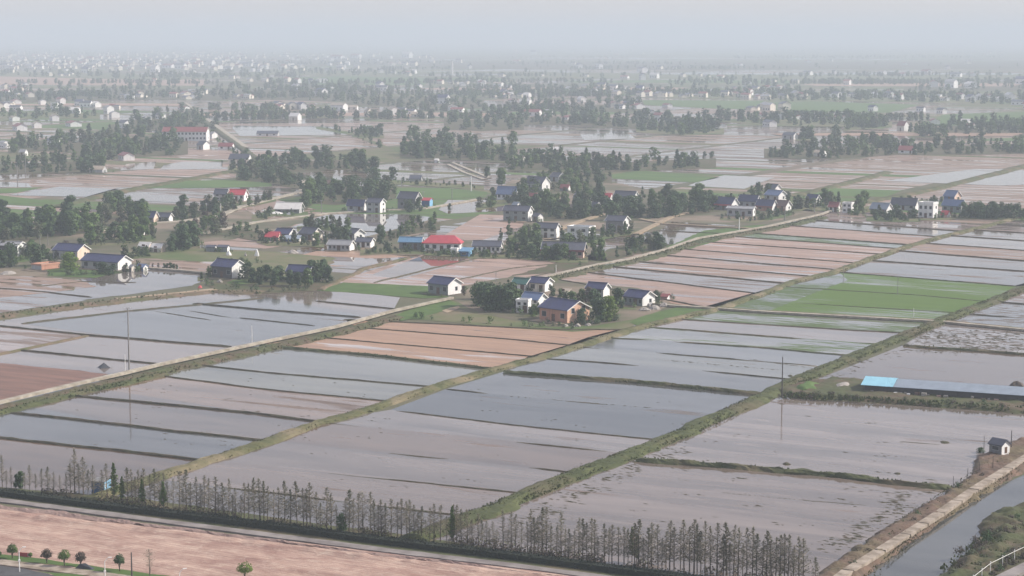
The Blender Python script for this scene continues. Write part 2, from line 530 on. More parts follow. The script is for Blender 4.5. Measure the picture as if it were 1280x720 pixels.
# ------------------------------------------------------------------ sky, sun, air
SUN_EL, SUN_AZ = R(34), R(82)        # azimuth measured clockwise from the viewing direction (+Y)
w = bpy.data.worlds.new('World'); S.world = w
w.use_nodes = True
wn = w.node_tree
bgn = next(n for n in wn.nodes if n.type == 'BACKGROUND')
sky = wn.nodes.new('ShaderNodeTexSky')
sky.sky_type = 'NISHITA'
sky.sun_disc = False
sky.sun_elevation = SUN_EL
sky.sun_rotation = SUN_AZ
sky.altitude = 60.0
sky.air_density = 1.0
sky.dust_density = 1.1
sky.ozone_density = 1.2
veil = wn.nodes.new('ShaderNodeMix'); veil.data_type = 'RGBA'      # thin high cloud over the whole sky
veil.inputs[0].default_value = 0.6
veil.inputs[7].default_value = (4.35, 4.05, 4.45, 1)
wn.links.new(sky.outputs[0], veil.inputs[6])
wn.links.new(veil.outputs[2], bgn.inputs['Color'])
bgn.inputs['Strength'].default_value = 0.135
sl = bpy.data.lights.new('sun', 'SUN')
sl.energy = 5.0
sl.angle = R(1.5)
sl.color = (1.0, 0.93, 0.84)
so = bpy.data.objects.new('sun', sl); COL.objects.link(so)
sd = Vector((math.sin(SUN_AZ) * math.cos(SUN_EL), math.cos(SUN_AZ) * math.cos(SUN_EL), math.sin(SUN_EL)))
so.rotation_euler = sd.to_track_quat('Z', 'Y').to_euler()
S.view_settings.view_transform = 'Standard'
S.view_settings.look = 'None'
S.view_settings.gamma = 1.0
S.view_settings.use_curve_mapping = False
S.view_settings.exposure = 0.38
S.cycles.max_bounces = 5
S.cycles.diffuse_bounces = 2
S.cycles.glossy_bounces = 2
S.cycles.transmission_bounces = 2
S.cycles.volume_bounces = 1
S.cycles.transparent_max_bounces = 4
S.cycles.caustics_reflective = False
S.cycles.caustics_refractive = False
S.cycles.use_denoising = True
S.cycles.use_adaptive_sampling = True
S.cycles.adaptive_threshold = 0.02

m, nt, out = new_mat('haze')
pv = nt.nodes.new('ShaderNodeVolumePrincipled')
pv.inputs['Color'].default_value = (0.63, 0.71, 0.80, 1)
pv.inputs['Density'].default_value = 2.5e-4
pv.inputs['Anisotropy'].default_value = 0.0
nt.links.new(pv.outputs[0], out.inputs['Volume'])
hb = MB(); hb.box(-16000, -900, -1.5, 16000, 26000, 150)
hz = hb.build('haze', 'haze'); hz['kind'] = 'stuff'

struct(mk('ground', [(-15500, -850, 0), (15500, -850, 0), (15500, 25500, 0), (-15500, 25500, 0)], [[0, 1, 2, 3]], 'plain_ground'))

# ------------------------------------------------------------------ the patchwork of far plots, grid of the dykes
def far_plots():
    buck = {}
    rnd = random.Random(11)
    def put(q, mat):
        V, Fc = buck.setdefault(mat, ([], []))
        n = len(V); V += q; Fc.append([n, n + 1, n + 2, n + 3])
    def reg(u, v, s, k):
        return noise.noise(Vector((u / s, v / s, k)))
    v = -3600.0
    while v < 3600:
        bw = rnd.uniform(80, 140)
        u = 560.0
        while u < 8200:
            far = u > 2300
            blk = rnd.uniform(110, 240) * (1.8 if far else 1)
            c = AX * (u + blk / 2) + BX * (v + bw / 2)
            if abs(c.x) < c.y * 0.30 + 60 and c.y > 640:
                n0 = reg(u, v, 700, 1.0); n1 = reg(u, v, 420, 7.0)
                r = rnd.random()
                if far:
                    kind = 'meadow' if n0 > 0.0 else ('wet_mud' if r < 0.3 else 'mixed_mud' if r < 0.5 else 'water_patch' if r < 0.66 else 'crop')
                    if r > 0.74: kind = None
                else:
                    kind = 'water_patch' if r < 0.24 else 'wet_mud' if r < 0.46 else 'mixed_mud' if r < 0.66 else 'meadow' if r < .76 else 'water' if r < .82 else 'pink_mud' if r < .92 else 'crop'
                uu = 0.0
                while uu < blk - 6:
                    sw = rnd.uniform(9, 19) * (1.6 if far else 1)
                    sw = min(sw, blk - uu)
                    k = kind
                    if kind and rnd.random() < 0.28:
                        k = rnd.choice(['water', 'wet_mud', 'wet_mud', 'mixed_mud', 'meadow', 'crop'])
                    if k:
                        g = 2.0
                        a0, a1 = u + uu + g * .5, u + uu + sw - g * .5
                        b0, b1 = v + 2.0, v + bw - 2.0
                        put([AX * a0 + BX * b0 + Vector((0, 0, .03)), AX * a0 + BX * b1 + Vector((0, 0, .03)),
                             AX * a1 + BX * b1 + Vector((0, 0, .03)), AX * a1 + BX * b0 + Vector((0, 0, .03))], k)
                    uu += sw
            u += blk + rnd.uniform(3, 7)
        v += bw + rnd.uniform(3, 8)
    for mat, (V, Fc) in buck.items():
        struct(mk('far_field', V, Fc, mat))
far_plots()

# ------------------------------------------------------------------ the near blocks, traced line by line
def lerp_px(line, x):
    for (x0, y0), (x1, y1) in zip(line, line[1:]):
        if x0 <= x <= x1:
            return y0 + (y1 - y0) * (x - x0) / (x1 - x0)
    return line[-1][1] if x > line[-1][0] else line[0][1]

D1 = [(100, 626), (160, 607), (250, 577), (320, 555), (357, 541), (470, 507), (535, 485), (617, 461), (715, 434), (790, 410), (890, 387), (960, 364), (985, 353), (1047, 338), (1090, 322), (1135, 307), (1177, 295), (1235, 281), (1300, 264)]
D2 = [(512, 674), (527, 667), (640, 624), (727, 588), (800, 561), (870, 533), (950, 495), (1010, 468), (1125, 421), (1178, 399), (1230, 379), (1275, 362), (1330, 341), (1400, 315)]
R1 = [(-70, 519), (0, 501), (100, 477), (150, 466), (200, 454), (320, 428), (420, 407), (492, 387), (565, 371)]
R2 = [(-70, 408), (0, 395), (100, 381), (175, 372), (265, 363), (330, 365)]
R3 = [(640, 357), (682, 345), (750, 329), (782, 324), (835, 310), (872, 297), (960, 282), (1027, 267)]

def block(lines, mats, bund=None):
    for i, mt in enumerate(mats):
        if mt:
            q = lines[i] + lines[i + 1][::-1]
            sheet('paddy_field', q, mt, 0.06)

def bund(pix, w=1.1, h=0.32, dash=0.0, mat='bund_earth', ragged=0.35, step=1.6):
    ridge('field_bund', pix, w, h, mat, 0.0, step, ragged, 0.4, dash)

# between the concrete road and the first dyke
s0 = [[(430, 399), (700, 412), (786, 411)], [(445, 409), (640, 424), (717, 432)], [(392, 421), (540, 434), (675, 446)],
      [(325, 431), (460, 443), (617, 461)], [(250, 456), (320, 464), (540, 483)], [(200, 469), (320, 485), (480, 501)],
      [(92, 492), (320, 516), (397, 527)], [(15, 513), (150, 530), (320, 549), (332, 549)], [(-70, 536), (0, 546), (255, 575)], [(-70, 612), (0, 618), (120, 620)]]
s0m = ['tan_mud', 'tan_mud', 'tan_mud', 'weedy_water', 'weedy_water', 'water_patch', 'water', 'water_cold', 'water']
s0q = [[(430, 385)] + s0[0]] 
s0[6][0] = (85, 480); s0[7][0] = (0, 501); s0[8] = [(-70, 520), (-70, 537), (0, 546), (255, 575)]
s0 = [l[:-1] + [(l[-1][0] + 7, l[-1][1] + .5)] for l in s0]
block(s0, s0m)
bund(s0[0], 1.3, .35); bund(s0[1], .9, .3); bund(s0[2], .9, .3)
bund(s0[3], 2.0, .55, mat='bund_grass'); bund(s0[4], .9, .28); bund(s0[5], .9, .28)
bund([(92, 494)] + s0[6][1:], 1.3, .4); bund([(15, 515)] + s0[7][1:], 1.3, .4); bund(s0[8][1:], 1.2, .4)

# between the two dykes
C0 = [(890, 384), (960, 389), (1178, 401), (1280, 411), (1400, 421)]
s1 = [[(1047, 340), (1265, 357)], C0[:3], [(838, 398), (960, 406), (1132, 416)], [(752, 419), (845, 411), (960, 420), (1105, 430)],
      [(745, 422), (805, 424), (960, 435), (1060, 444)], [(715, 433), (760, 436), (960, 452), (1037, 458)], [(668, 447), (742, 452), (857, 461), (990, 474)],
      [(640, 465), (800, 477), (950, 492)], [(567, 487), (640, 495), (865, 514), (900, 518)], [(497, 513), (640, 531), (818, 549)],
      [(405, 528), (440, 532), (602, 547), (765, 565)], [(335, 550), (525, 570), (640, 582), (720, 591)], [(265, 575), (392, 589), (615, 612), (655, 617)],
      [(190, 598), (367, 619), (552, 641), (590, 645)], [(120, 622), (330, 646), (510, 674)]]
s1[3] = [(800, 408), (845, 411), (960, 420), (1105, 430)]
s1m = ['seedlings', 'thin_seedlings', 'water', 'thin_seedlings', 'water_cold', 'weedy_water', 'water_cold', 'water_cold', 'water_cold', 'water', 'water', 'water', 'water', 'water']
s1 = [[(l[0][0] - 9, l[0][1] - .8)] + l[1:-1] + [(l[-1][0] + 6, l[-1][1] + .5)] for l in s1]
block(s1, s1m)
sheet('paddy_field', [(893, 385), (960, 364), (985, 353), (1047, 339), (1060, 350), (960, 389)], 'thin_seedlings', 0.065)
bund(s1[0], .9, .3); bund([(975, 358), (1150, 369), (1235, 377)], .7, .2); bund([(930, 374), (1080, 384), (1205, 391)], .7, .2, .2)
bund(s1[2], 1.0, .26, .05); bund(s1[3], 1.3, .3, .05, 'bund_grass'); bund(s1[4], 1.2, .28, .1, 'bund_grass'); bund(s1[5], .9, .24, .25); bund(s1[6], .9, .26, .25)
bund(s1[7], 2.6, .7, 0, 'bund_grass', .4, 1.2)
for i in (8, 9, 10, 11, 12, 13):
    bund(s1[i], .8, .22, .5 if i in (8, 10) else .38, step=1.2)

# beyond the second dyke
s2 = [[(1237, 376), (1400, 389)], C0[2:], [(1130, 430), (1290, 443), (1400, 452)]]
block([[(1178, 399), (1237, 376), (1400, 389)], C0[2:]], ['water_stubble'])
block([C0[2:], [(1130, 431), (1290, 443), (1400, 452)]], ['water_stubble'])
block([[(1275, 362), (1330, 341), (1400, 346)], [(1237, 376), (1400, 389)]], ['mixed_mud'])
block([[(1130, 431), (1290, 443), (1400, 452)], [(1022, 474), (1120, 483), (1400, 505)]], ['water'])
block([[(960, 495), (1100, 505), (1400, 525)], [(797, 573), (960, 586), (1130, 602), (1195, 609), (1240, 590), (1400, 520)]], ['water'])
block([[(797, 573), (960, 586), (1130, 602), (1195, 609)], [(525, 680), (700, 718), (900, 745), (1020, 745)]], ['water'])
bund([(1130, 431), (1290, 443), (1400, 452)], 2.0, .55, 0, 'bund_grass', .5)
bund([(1237, 376), (1400, 389)], 1.2, .4); bund([(1205, 392), (1400, 405)], 1.0, .3, .2)
bund([(797, 573), (960, 586), (1050, 594), (1130, 603), (1190, 609)], 2.3, .75, 0, 'bund_grass', .6, 1.0)
bund([(960, 622), (1090, 632)], .5, .1, .75, step=.8); bund([(880, 612), (960, 620), (1010, 625)], .5, .1, .75, step=.8)
bund([(1125, 552), (1190, 557)], .8, .12, .5, step=.8)

# left of the concrete road
sheet('paddy_field', [(-70, 416), (0, 401), (100, 386), (265, 366), (420, 362), (500, 372), (492, 387), (420, 407), (320, 428), (200, 454), (100, 477), (0, 501), (-70, 517)], 'water', 0.06)
sheet('paddy_field', [(-70, 449), (0, 454), (70, 460), (134, 467), (100, 477), (0, 501), (-70, 517)], 'brown_mud', 0.085, 1.5)
sheet('paddy_field', [(-70, 410), (0, 408), (105, 418), (20, 439), (-70, 452)], 'mixed_mud', 0.08)
sheet('paddy_field', [(240, 379), (330, 371), (450, 394), (420, 406), (330, 427), (290, 432), (150, 421), (30, 405), (145, 390)], 'water_cold', 0.075)
bund([(-70, 400), (0, 407), (105, 418), (287, 433)], 1.4, .4); bund([(25, 437), (200, 455)], 1.1, .35); bund([(-70, 460), (0, 442), (110, 419)], 1.6, .4, 0, 'dyke_earth')
bund([(27, 404), (145, 390), (265, 379), (330, 372)], 1.3, .35); bund([(242, 379), (320, 386), (450, 396)], 1.2, .4)
bund([(300, 397), (392, 407)], .8, .25, .1); bund([(395, 376), (495, 386)], 1.0, .35); bund([(180, 387), (260, 399), (310, 413)], .7, .2, .35); bund([(210, 384), (330, 403)], .7, .2, .4)
sheet('green_strip', [(395, 363), (430, 353), (545, 358), (562, 371), (530, 373), (430, 365)], 'lush_grass', 0.10, 1.0)

# dykes, the concrete road and its embankment
ridge('dyke', D1, 4.2, .75, 'dyke_grass', 0, 1.3, .35, .45)
ridge('dyke', D2, 5.4, .85, 'dyke_green', 0, 1.2, .35, .5)
def shift(line, dx, dy):
    return [(x + dx, y + dy) for x, y in line]
ridge('road_embankment', shift(R1[:-1], 4, 8), 6.0, .85, 'bank_grass', 0, 1.3, .4, .4)
ridge('road_embankment', shift(R1[:5], 6, 12), 3.4, .7, 'dyke_green', 0, 1.3, .5, .3)
road('concrete_road', R1, 1.4, 1.0, 'concrete', .3)
ridge('road_embankment', C0[:], 3.4, .55, 'dyke_earth', 0, 2, .3, .6)
road('concrete_road', [(800, 377), (840, 381)] + C0, 1.6, .72, 'concrete', .25)
ridge('road_embankment', R2, 8.0, .6, 'dyke_earth', 0, 1.8, .4, .5)
road('dirt_road', [(145, 373), (200, 368), (268, 361)], 2.5, .72, 'dirt_path', .2, wob=.4)
# pale strip beside the second dyke: shallow silt along its edge
# ------------------------------------------------------------------ village land
sheet('village_ground', [(487, 396), (565, 372), (600, 372), (660, 375), (780, 384), (845, 390), (870, 386), (800, 402), (782, 411), (717, 414), (640, 410)], 'meadow', 0.10, 1.5)
sheet('village_ground', [(560, 372), (575, 358), (640, 345), (700, 350), (800, 360), (842, 380), (800, 398), (742, 407), (690, 409), (600, 392)], 'yard', 0.13, 1.5)
sheet('lush_plot', [(786, 403), (800, 396), (845, 384), (888, 386), (845, 397), (800, 408)], 'lush_grass', 0.17, 1.0)
sheet('village_ground', [(487, 396), (520, 384), (560, 373), (575, 383), (530, 396), (500, 401)], 'lush_grass', 0.16, 1.5)
sheet('pale_patch', [(552, 388), (572, 382), (576, 384), (560, 391)], 'dirt_path', 0.2, .6)
# the muddy plots behind the cluster
sheet('paddy_field', [(345, 326), (395, 314), (440, 313), (512, 321), (470, 331), (420, 333)], 'tan_mud', 0.06)
sheet('paddy_field', [(345, 326), (400, 320), (470, 323), (512, 321), (455, 333), (400, 331)], 'pond', 0.065)
sheet('paddy_field', [(415, 353), (530, 318), (560, 318), (720, 326), (690, 340), (650, 348), (575, 359), (500, 357)], 'pink_mud', 0.06)
sheet('paddy_field', [(465, 343), (530, 319), (590, 321), (560, 333), (500, 349)], 'pond', 0.068)
bund([(400, 362), (455, 335), (512, 322)], 3.0, .5, 0, 'dyke_earth'); bund([(468, 353), (545, 334), (600, 322)], 1.1, .3); bund([(575, 349), (640, 335), (690, 330)], 1.0, .3)
q = [[(1027, 268), (1240, 281)], [(1003, 274), (1205, 289)], [(975, 281), (1177, 296)], [(925, 290), (1142, 306)], [(900, 294), (1128, 311)], [(865, 301), (1110, 318)], [(840, 310), (1075, 329)],
     [(810, 317), (1046, 337)], [(775, 325), (1015, 345)], [(745, 331), (985, 354)], [(715, 338), (950, 367)], [(682, 346), (895, 386)], [(650, 353), (845, 380)]]
qm = ['mixed_mud', 'water_patch', 'pink_mud', 'thin_seedlings', 'pink_mud', 'pink_mud', 'pink_mud', 'pink_mud', 'wet_mud', 'water_patch', 'pink_mud', 'tan_mud']
block(q, qm)
for i, l in enumerate(q[1:-1]):
    bund(l, 1.2, .35)
t = [[(1300, 264), (1400, 267)], [(1240, 280), (1400, 290)], [(1215, 287), (1400, 298)], [(1185, 294), (1400, 309)], [(1150, 303), (1400, 322)], [(1120, 313), (1400, 335)], [(1085, 325), (1400, 347)], [(1047, 339), (1265, 358), (1330, 341), (1400, 345)]]
block(t, ['mixed_mud', 'mixed_mud', 'water_patch', 'water', 'wet_mud', 'water', 'water_patch'])
for l in t[1:-1]:
    bund(l, 1.2, .35, 0)
# road on the far side of the muddy plots
ridge('road_embankment', shift(R3, 3, 4), 6.5, .7, 'dyke_green', 0, 1.6, .5, .3)
road('concrete_road', R3 + [(1040, 262)], 1.7, .85, 'concrete', .2)
sheet('village_ground', [(830, 310), (880, 288), (960, 280), (925, 292), (860, 312)], 'lush_grass', 0.10, 1.5)
# ponds and land at the left
sheet('pond_water', [(-70, 352), (0, 346), (60, 347), (100, 349), (140, 344), (187, 335), (265, 345), (240, 357), (170, 367), (90, 376), (0, 390), (-70, 402)], 'pond', 0.06, 1.2)
sheet('paddy_field', [(-70, 352), (0, 344), (60, 347), (100, 350), (120, 358), (60, 366), (0, 372), (-70, 380)], 'wet_mud', 0.08, 1.2)
sheet('paddy_field', [(-70, 372), (0, 368), (110, 375), (0, 391), (-70, 402)], 'mixed_mud', 0.075, 1.0)
bund([(-20, 359), (30, 362), (115, 371)], 1.0, .3); bund([(45, 358), (100, 352), (170, 353)], .8, .25)
sheet('village_ground', [(150, 311), (200, 308), (330, 314), (420, 322), (400, 345), (340, 350), (280, 345), (270, 328), (160, 322)], 'meadow', 0.08, 2)
sheet('paddy_field', [(188, 327), (270, 327), (278, 332), (266, 340), (186, 334)], 'wet_mud', 0.10)
sheet('village_ground', [(-70, 300), (180, 275), (330, 262), (400, 270), (330, 295), (200, 308), (150, 312), (190, 328), (140, 344), (60, 346), (-70, 346)], 'yard', 0.07, 3)
sheet('village_ground', [(60, 336), (110, 333), (150, 340), (120, 347), (60, 345)], 'lush_grass', 0.12, 1)
road('causeway', [(186, 334), (225, 337), (267, 341)], 1.4, .75, 'concrete', .3)
sheet('village_ground', [(255, 356), (290, 348), (400, 345), (420, 352), (395, 364), (330, 367), (270, 363)], 'bank_grass', 0.12, 1.5)
# middle villages
sheet('village_ground', [(425, 312), (440, 300), (520, 280), (545, 272), (548, 285), (500, 300), (640, 300), (740, 300), (760, 326), (640, 322), (560, 320), (480, 318)], 'yard', 0.09, 2)
sheet('village_ground', [(640, 345), (690, 330), (750, 315), (800, 300), (840, 306), (790, 320), (690, 341)], 'bank_grass', 0.09, 2)
sheet('village_ground', [(600, 250), (640, 225), (720, 215), (800, 235), (900, 250), (1020, 262), (960, 280), (860, 290), (760, 290), (640, 282)], 'yard', 0.075, 3)
sheet('paddy_field', [(340, 293), (410, 267), (510, 268), (545, 272), (505, 290), (440, 298)], 'pond', 0.08)
bund([(352, 284), (520, 292)], 1, .3)
sheet('paddy_field', [(550, 297), (600, 268), (660, 270), (645, 296), (595, 301)], 'pink_mud', 0.08)
sheet('paddy_field', [(600, 301), (650, 284), (690, 284), (680, 300)], 'mixed_mud', 0.095)
sheet('paddy_field', [(548, 262), (560, 250), (640, 250), (665, 262), (560, 267)], 'water', 0.10); 
sheet('paddy_field', [(815, 296), (840, 277), (925, 282), (870, 305), (800, 306)], 'water', 0.09); bund([(820, 288), (905, 292)], 1.2, .35); bund([(835, 279), (930, 284)], 1.6, .4)
sheet('paddy_field', [(300, 258), (340, 248), (395, 262), (330, 275)], 'wet_mud', 0.09, 1)
R4 = [(120, 289), (160, 280), (225, 276), (275, 269), (300, 258), (325, 252), (372, 240), (385, 233), (376, 225)]
road('village_road', R4, 3.4, .5, 'concrete', .2)
R5 = [(250, 292), (320, 277), (410, 266), (480, 262), (530, 260), (600, 248)]
road('village_road', R5, 3.0, .5, 'concrete', .2)
road('village_road', [(690, 288), (722, 277), (750, 268), (765, 264)], 3.0, .5, 'dirt_path', .2)
road('village_road', [(795, 292), (840, 270), (860, 265)], 2.6, .5, 'dirt_path', .2)
road('village_road', [(800, 273), (830, 279), (940, 285)], 2.2, .6, 'dirt_path', .2)
# green and pale strips farther off
for pix in ([(178, 231), (215, 226), (338, 224), (340, 233), (255, 235), (175, 235)], [(1010, 244), (1040, 235), (1128, 238), (1108, 246)], [(0, 244), (70, 252), (-40, 257), (-60, 245)],
            [(-60, 237), (55, 234), (20, 241), (-60, 243)], [(470, 235), (560, 235), (610, 240), (600, 245), (560, 249), (480, 247)], [(740, 222), (800, 213), (900, 222), (870, 228)]):
    sheet('green_plot', pix, 'crop', 0.12)
for pix in ([(805, 125), (1000, 126), (1150, 131), (1110, 141), (900, 136), (800, 131)], [(1150, 157), (1180, 143), (1400, 135), (1400, 158)], [(350, 97), (440, 95), (540, 98), (530, 107), (400, 106), (345, 102)], [(640, 139), (770, 140), (760, 149), (640, 147)], [(1200, 175), (1290, 171), (1290, 178)], [(380, 123), (600, 120), (600, 124), (420, 128)]):
    sheet('green_plot', pix, 'crop', 0.14)
sheet('paddy_field', [(0, 92), (100, 92), (260, 100), (250, 110), (100, 106), (-60, 106), (-60, 94)], 'tan_mud', 0.14)
for pix in ([(158, 205), (195, 202), (192, 211), (150, 213)], [(205, 206), (228, 202), (278, 203), (278, 211), (200, 212)], [(870, 228), (905, 219), (968, 222), (930, 236), (860, 232)], [(0, 227), (35, 229), (40, 234), (-60, 234)], [(290, 160), (300, 152), (400, 152), (440, 168), (300, 170)],
            [(725, 168), (780, 164), (795, 173), (730, 175)], [(1105, 226), (1220, 211), (1400, 215), (1400, 226), (1250, 232)], [(75, 233), (150, 236), (110, 246), (10, 244)], [(150, 234), (190, 243), (240, 246), (220, 253), (100, 248)]):
    sheet('paddy_field', pix, 'water', 0.12)
for l in ([(1010, 262), (1120, 245), (1172, 234), (1280, 207), (1340, 194)], [(950, 250), (1010, 240), (1085, 221), (1110, 214)], [(70, 258), (140, 240), (210, 228), (290, 213)], [(225, 128), (265, 158), (300, 183), (332, 206)]):
    ridge('dyke', l, 7, 1.2, 'bund_grass', 0, 4, .2, .5)
road('village_road', [(232, 128), (272, 158), (308, 184)], 4, .9, 'concrete', .3, 10)
for l in ([(560, 205), (580, 215), (605, 224)], [(566, 203), (590, 213), (612, 222)]):
    road('village_road', l, 2.2, .5, 'concrete', .2)

# ------------------------------------------------------------------ right: slab path, canal, bank
PD = [(1030, 735), (1060, 712), (1100, 687), (1132, 667), (1175, 640), (1217, 611), (1280, 572), (1350, 529), (1420, 486)]
mound('path_embankment', [(985, 745), (1025, 718), (1088, 673), (1120, 653), (1160, 630), (1190, 612), (1215, 594), (1222, 572), (1237, 566), (1262, 556), (1300, 540), (1400, 486), (1440, 480), (1420, 512), (1300, 580), (1240, 612), (1190, 644), (1144, 676), (1092, 712), (1058, 745)], .95, 1.3, 'path_earth', .6, .5, scale=.5)
pts = densify([at(x, y, 1.22) for x, y in PD], 7.6, 0, False)
for a, b in zip(pts, pts[1:]):
    road('path_slab', [a.lerp(b, .01), a.lerp(b, .975)], 1.75, 1.22 + random.uniform(-.02, .03), 'slab_concrete', .22, world=True)
sheet('canal_water', [(1020, 760), (1070, 710), (1180, 637), (1300, 585), (1420, 510), (1500, 560), (1440, 620), (1240, 640), (1180, 760)], 'canal', 0.05)
mound('canal_bank', [(1150, 745), (1185, 712), (1205, 695), (1222, 682), (1232, 671), (1224, 664), (1222, 657), (1240, 645), (1262, 636), (1300, 624), (1420, 600), (1460, 760), (1250, 770)], 1.5, 3.0, 'bank_grass', .6, .5, scale=.4)
mound('shed_bank', [(965, 490), (1005, 480), (1040, 474), (1075, 477), (1118, 478), (1280, 489), (1420, 499), (1420, 529), (1280, 518), (1180, 510), (1060, 501), (985, 497)], .9, 1.6, 'bank_grass', .8, .4)

# ------------------------------------------------------------------ front: tree strip, road, earthworks, corner road
sheet('tree_strip', [(-70, 604), (0, 609), (110, 618), (170, 622), (330, 645), (500, 668), (640, 688), (760, 704), (900, 722), (1100, 752), (1100, 772), (900, 742), (800, 728), (640, 706), (480, 687), (320, 666), (100, 637.5), (0, 624.5), (-70, 616)], 'bund_grass', 0.09, .8, 2)
def earthworks():
    """the graded site: gentle swells, ruts and low heaps"""
    V, Fc = [], []
    p0 = at(-160, 617); ux = (at(1000, 755) - p0).normalized(); uy = Vector((ux.y, -ux.x, 0))
    nx, ny = 260, 110
    for j in range(ny):
        for i in range(nx):
            p = p0 + ux * (i * .75) + uy * (j * .55 - 1.0)
            q = Vector((i * .75 * .09, j * .55 * .33, 0))
            z = .22 * noise.fractal(q, 1.0, 2.0, 5) + .10 * noise.noise(Vector((i * .75 * .02, j * .55 * .9, 3)))
            e = (j * .55 - 4.2) / 1.3
            z += .45 * math.exp(-e * e) * (1 + .8 * noise.noise(Vector((i * .35, 0, 9))))
            e = (j * .55 - 21 - 3 * noise.noise(Vector((i * .03, 4, 0)))) / 1.6
            z += .5 * math.exp(-e * e) * max(0, noise.noise(Vector((i * .02, 0, 2))) + .3)
            edge = min(1.0, j * .55 / 3.5)
            V.append((p.x, p.y, .06 + max(-.02, z + .14) * edge))
    for j in range(ny - 1):
        for i in range(nx - 1):
            a = j * nx + i
            Fc.append([a, a + nx, a + nx + 1, a + 1])
    struct(mk('earthworks', V, Fc, 'pink_earth', smooth=True))
earthworks()
road('service_road', [(-120, 610), (0, 624.5), (100, 637.5), (320, 666), (480, 687), (640, 706), (800, 727), (1000, 754)], 2.2, .25, 'grey_road', .2, 1.5, .3)
ridge('spoil_bank', [(-120, 618), (0, 632), (100, 645), (320, 673), (480, 694), (640, 713), (800, 733)], 2.4, .4, 'spoil', 0, .7, .9, .2)
sheet('verge', [(-90, 684), (0, 692), (100, 705), (220, 721), (260, 730), (220, 730), (100, 712), (0, 698), (-90, 688)], 'lush_grass', 0.34, .5, 1.5)
road('pavement', [(-90, 691.5), (0, 702), (80, 712), (160, 722.5), (260, 736)], 2.6, .4, 'slab_concrete', .4, 2)
sheet('asphalt_road', [(-90, 698), (0, 707), (30, 711), (60, 717), (85, 726), (130, 745), (-90, 745)], 'asphalt', 0.42)
sheet('verge', [(45, 714), (100, 718), (140, 726), (110, 735), (80, 724), (62, 717)], 'lush_grass', 0.47, .4, 1)

# pale strips of open land far off
for i, (y, xa, xb, mt, th) in enumerate([(98, 330, 640, 'crop', 3), (108, 0, 330, 'meadow', 3), (110, 520, 860, 'tan_mud', 2.5), (101, 700, 1010, 'crop', 3), (105, 1000, 1280, 'tan_mud', 3), (115, 1000, 1300, 'meadow', 4), (92, 820, 1280, 'water', 1.2), (127, 640, 800, 'wet_mud', 4), (118, 420, 640, 'meadow', 3), (144, 640, 800, 'wet_mud', 3), (146, 800, 1060, 'wet_mud', 3), (90, 500, 700, 'meadow', 2), (76, 560, 1280, 'meadow', 1.6), (142, 240, 640, 'tan_mud', 3), (155, 250, 480, 'wet_mud', 3), (130, 0, 240, 'tan_mud', 2.2), (167, 960, 1280, 'tan_mud', 3), (177, 1020, 1290, 'wet_mud', 3)]):
    sheet('far_field', [(xa, y), ((xa + xb) / 2, y - th * .4), (xb, y - th * .2), (xb - 15, y + th), ((xa + xb) / 2, y + th * .9), (xa + 20, y + th * .8)], mt, 0.2 + .004 * i)
# little clods of mud standing out of the shallow water
def clods():
    b = MB(); r = random.Random(17)
    def put(px, py, n, sx, sy, smin=.15, smax=.5):
        for i in range(n):
            p = at(px + r.gauss(0, sx), py + r.gauss(0, sy), .06)
            s = r.uniform(smin, smax); l = s * r.uniform(1, 3.5); h = s * r.uniform(.12, .35)
            k = len(b.v)
            for a in range(6):
                t = 6.283 * a / 6 + r.uniform(-.3, .3)
                q = p + BX * (math.cos(t) * l) + AX * (math.sin(t) * s * .7)
                b.v.append((q.x, q.y, .04))
            b.v.append((p.x, p.y, .06 + h))
            for a in range(6):
                b.f.append([k + a, k + (a + 1) % 6, k + 6]); b.m.append(0)
    for t in range(26):
        f = t / 25
        put(640 + 190 * f + r.uniform(4, 30), 640 - 85 * f + r.uniform(2, 10), 7, 8, 3)
        put(1060 + 130 * f - r.uniform(6, 34), 690 - 85 * f - r.uniform(0, 6), 8, 8, 3)
        put(960 + 160 * f + r.uniform(5, 25), 497 - 70 * f + r.uniform(0, 8), 4, 5, 1.5)
    for t in range(60):
        put(r.uniform(650, 1150), r.uniform(520, 700), r.randint(2, 7), 9, 1.6, .1, .35)
        put(r.uniform(250, 900), r.uniform(470, 640), r.randint(1, 5), 10, 1.5, .1, .3)
        put(r.uniform(1150, 1290), r.uniform(415, 440), 10, 12, 2, .2, .5)
        put(r.uniform(60, 400), r.uniform(470, 560), r.randint(1, 4), 9, 1.2, .1, .35)
    for i in range(40):
        put(820 + i * 4 + r.uniform(-1, 1), 449 + i * .35, 1, .8, .2, .15, .4)
        put(940 + i * 2.2, 450 + i * .3, 1, .8, .2, .15, .4)
        put(640 + i * 4.4, 495.5 + i * .36, 1, 1, .2, .1, .35); put(905 + i * 3.2, 616 + i * .3, 1, 1, .2, .1, .3)
    o = b.build('mud_clods', 'bund_earth'); o['kind'] = 'stuff'
clods()
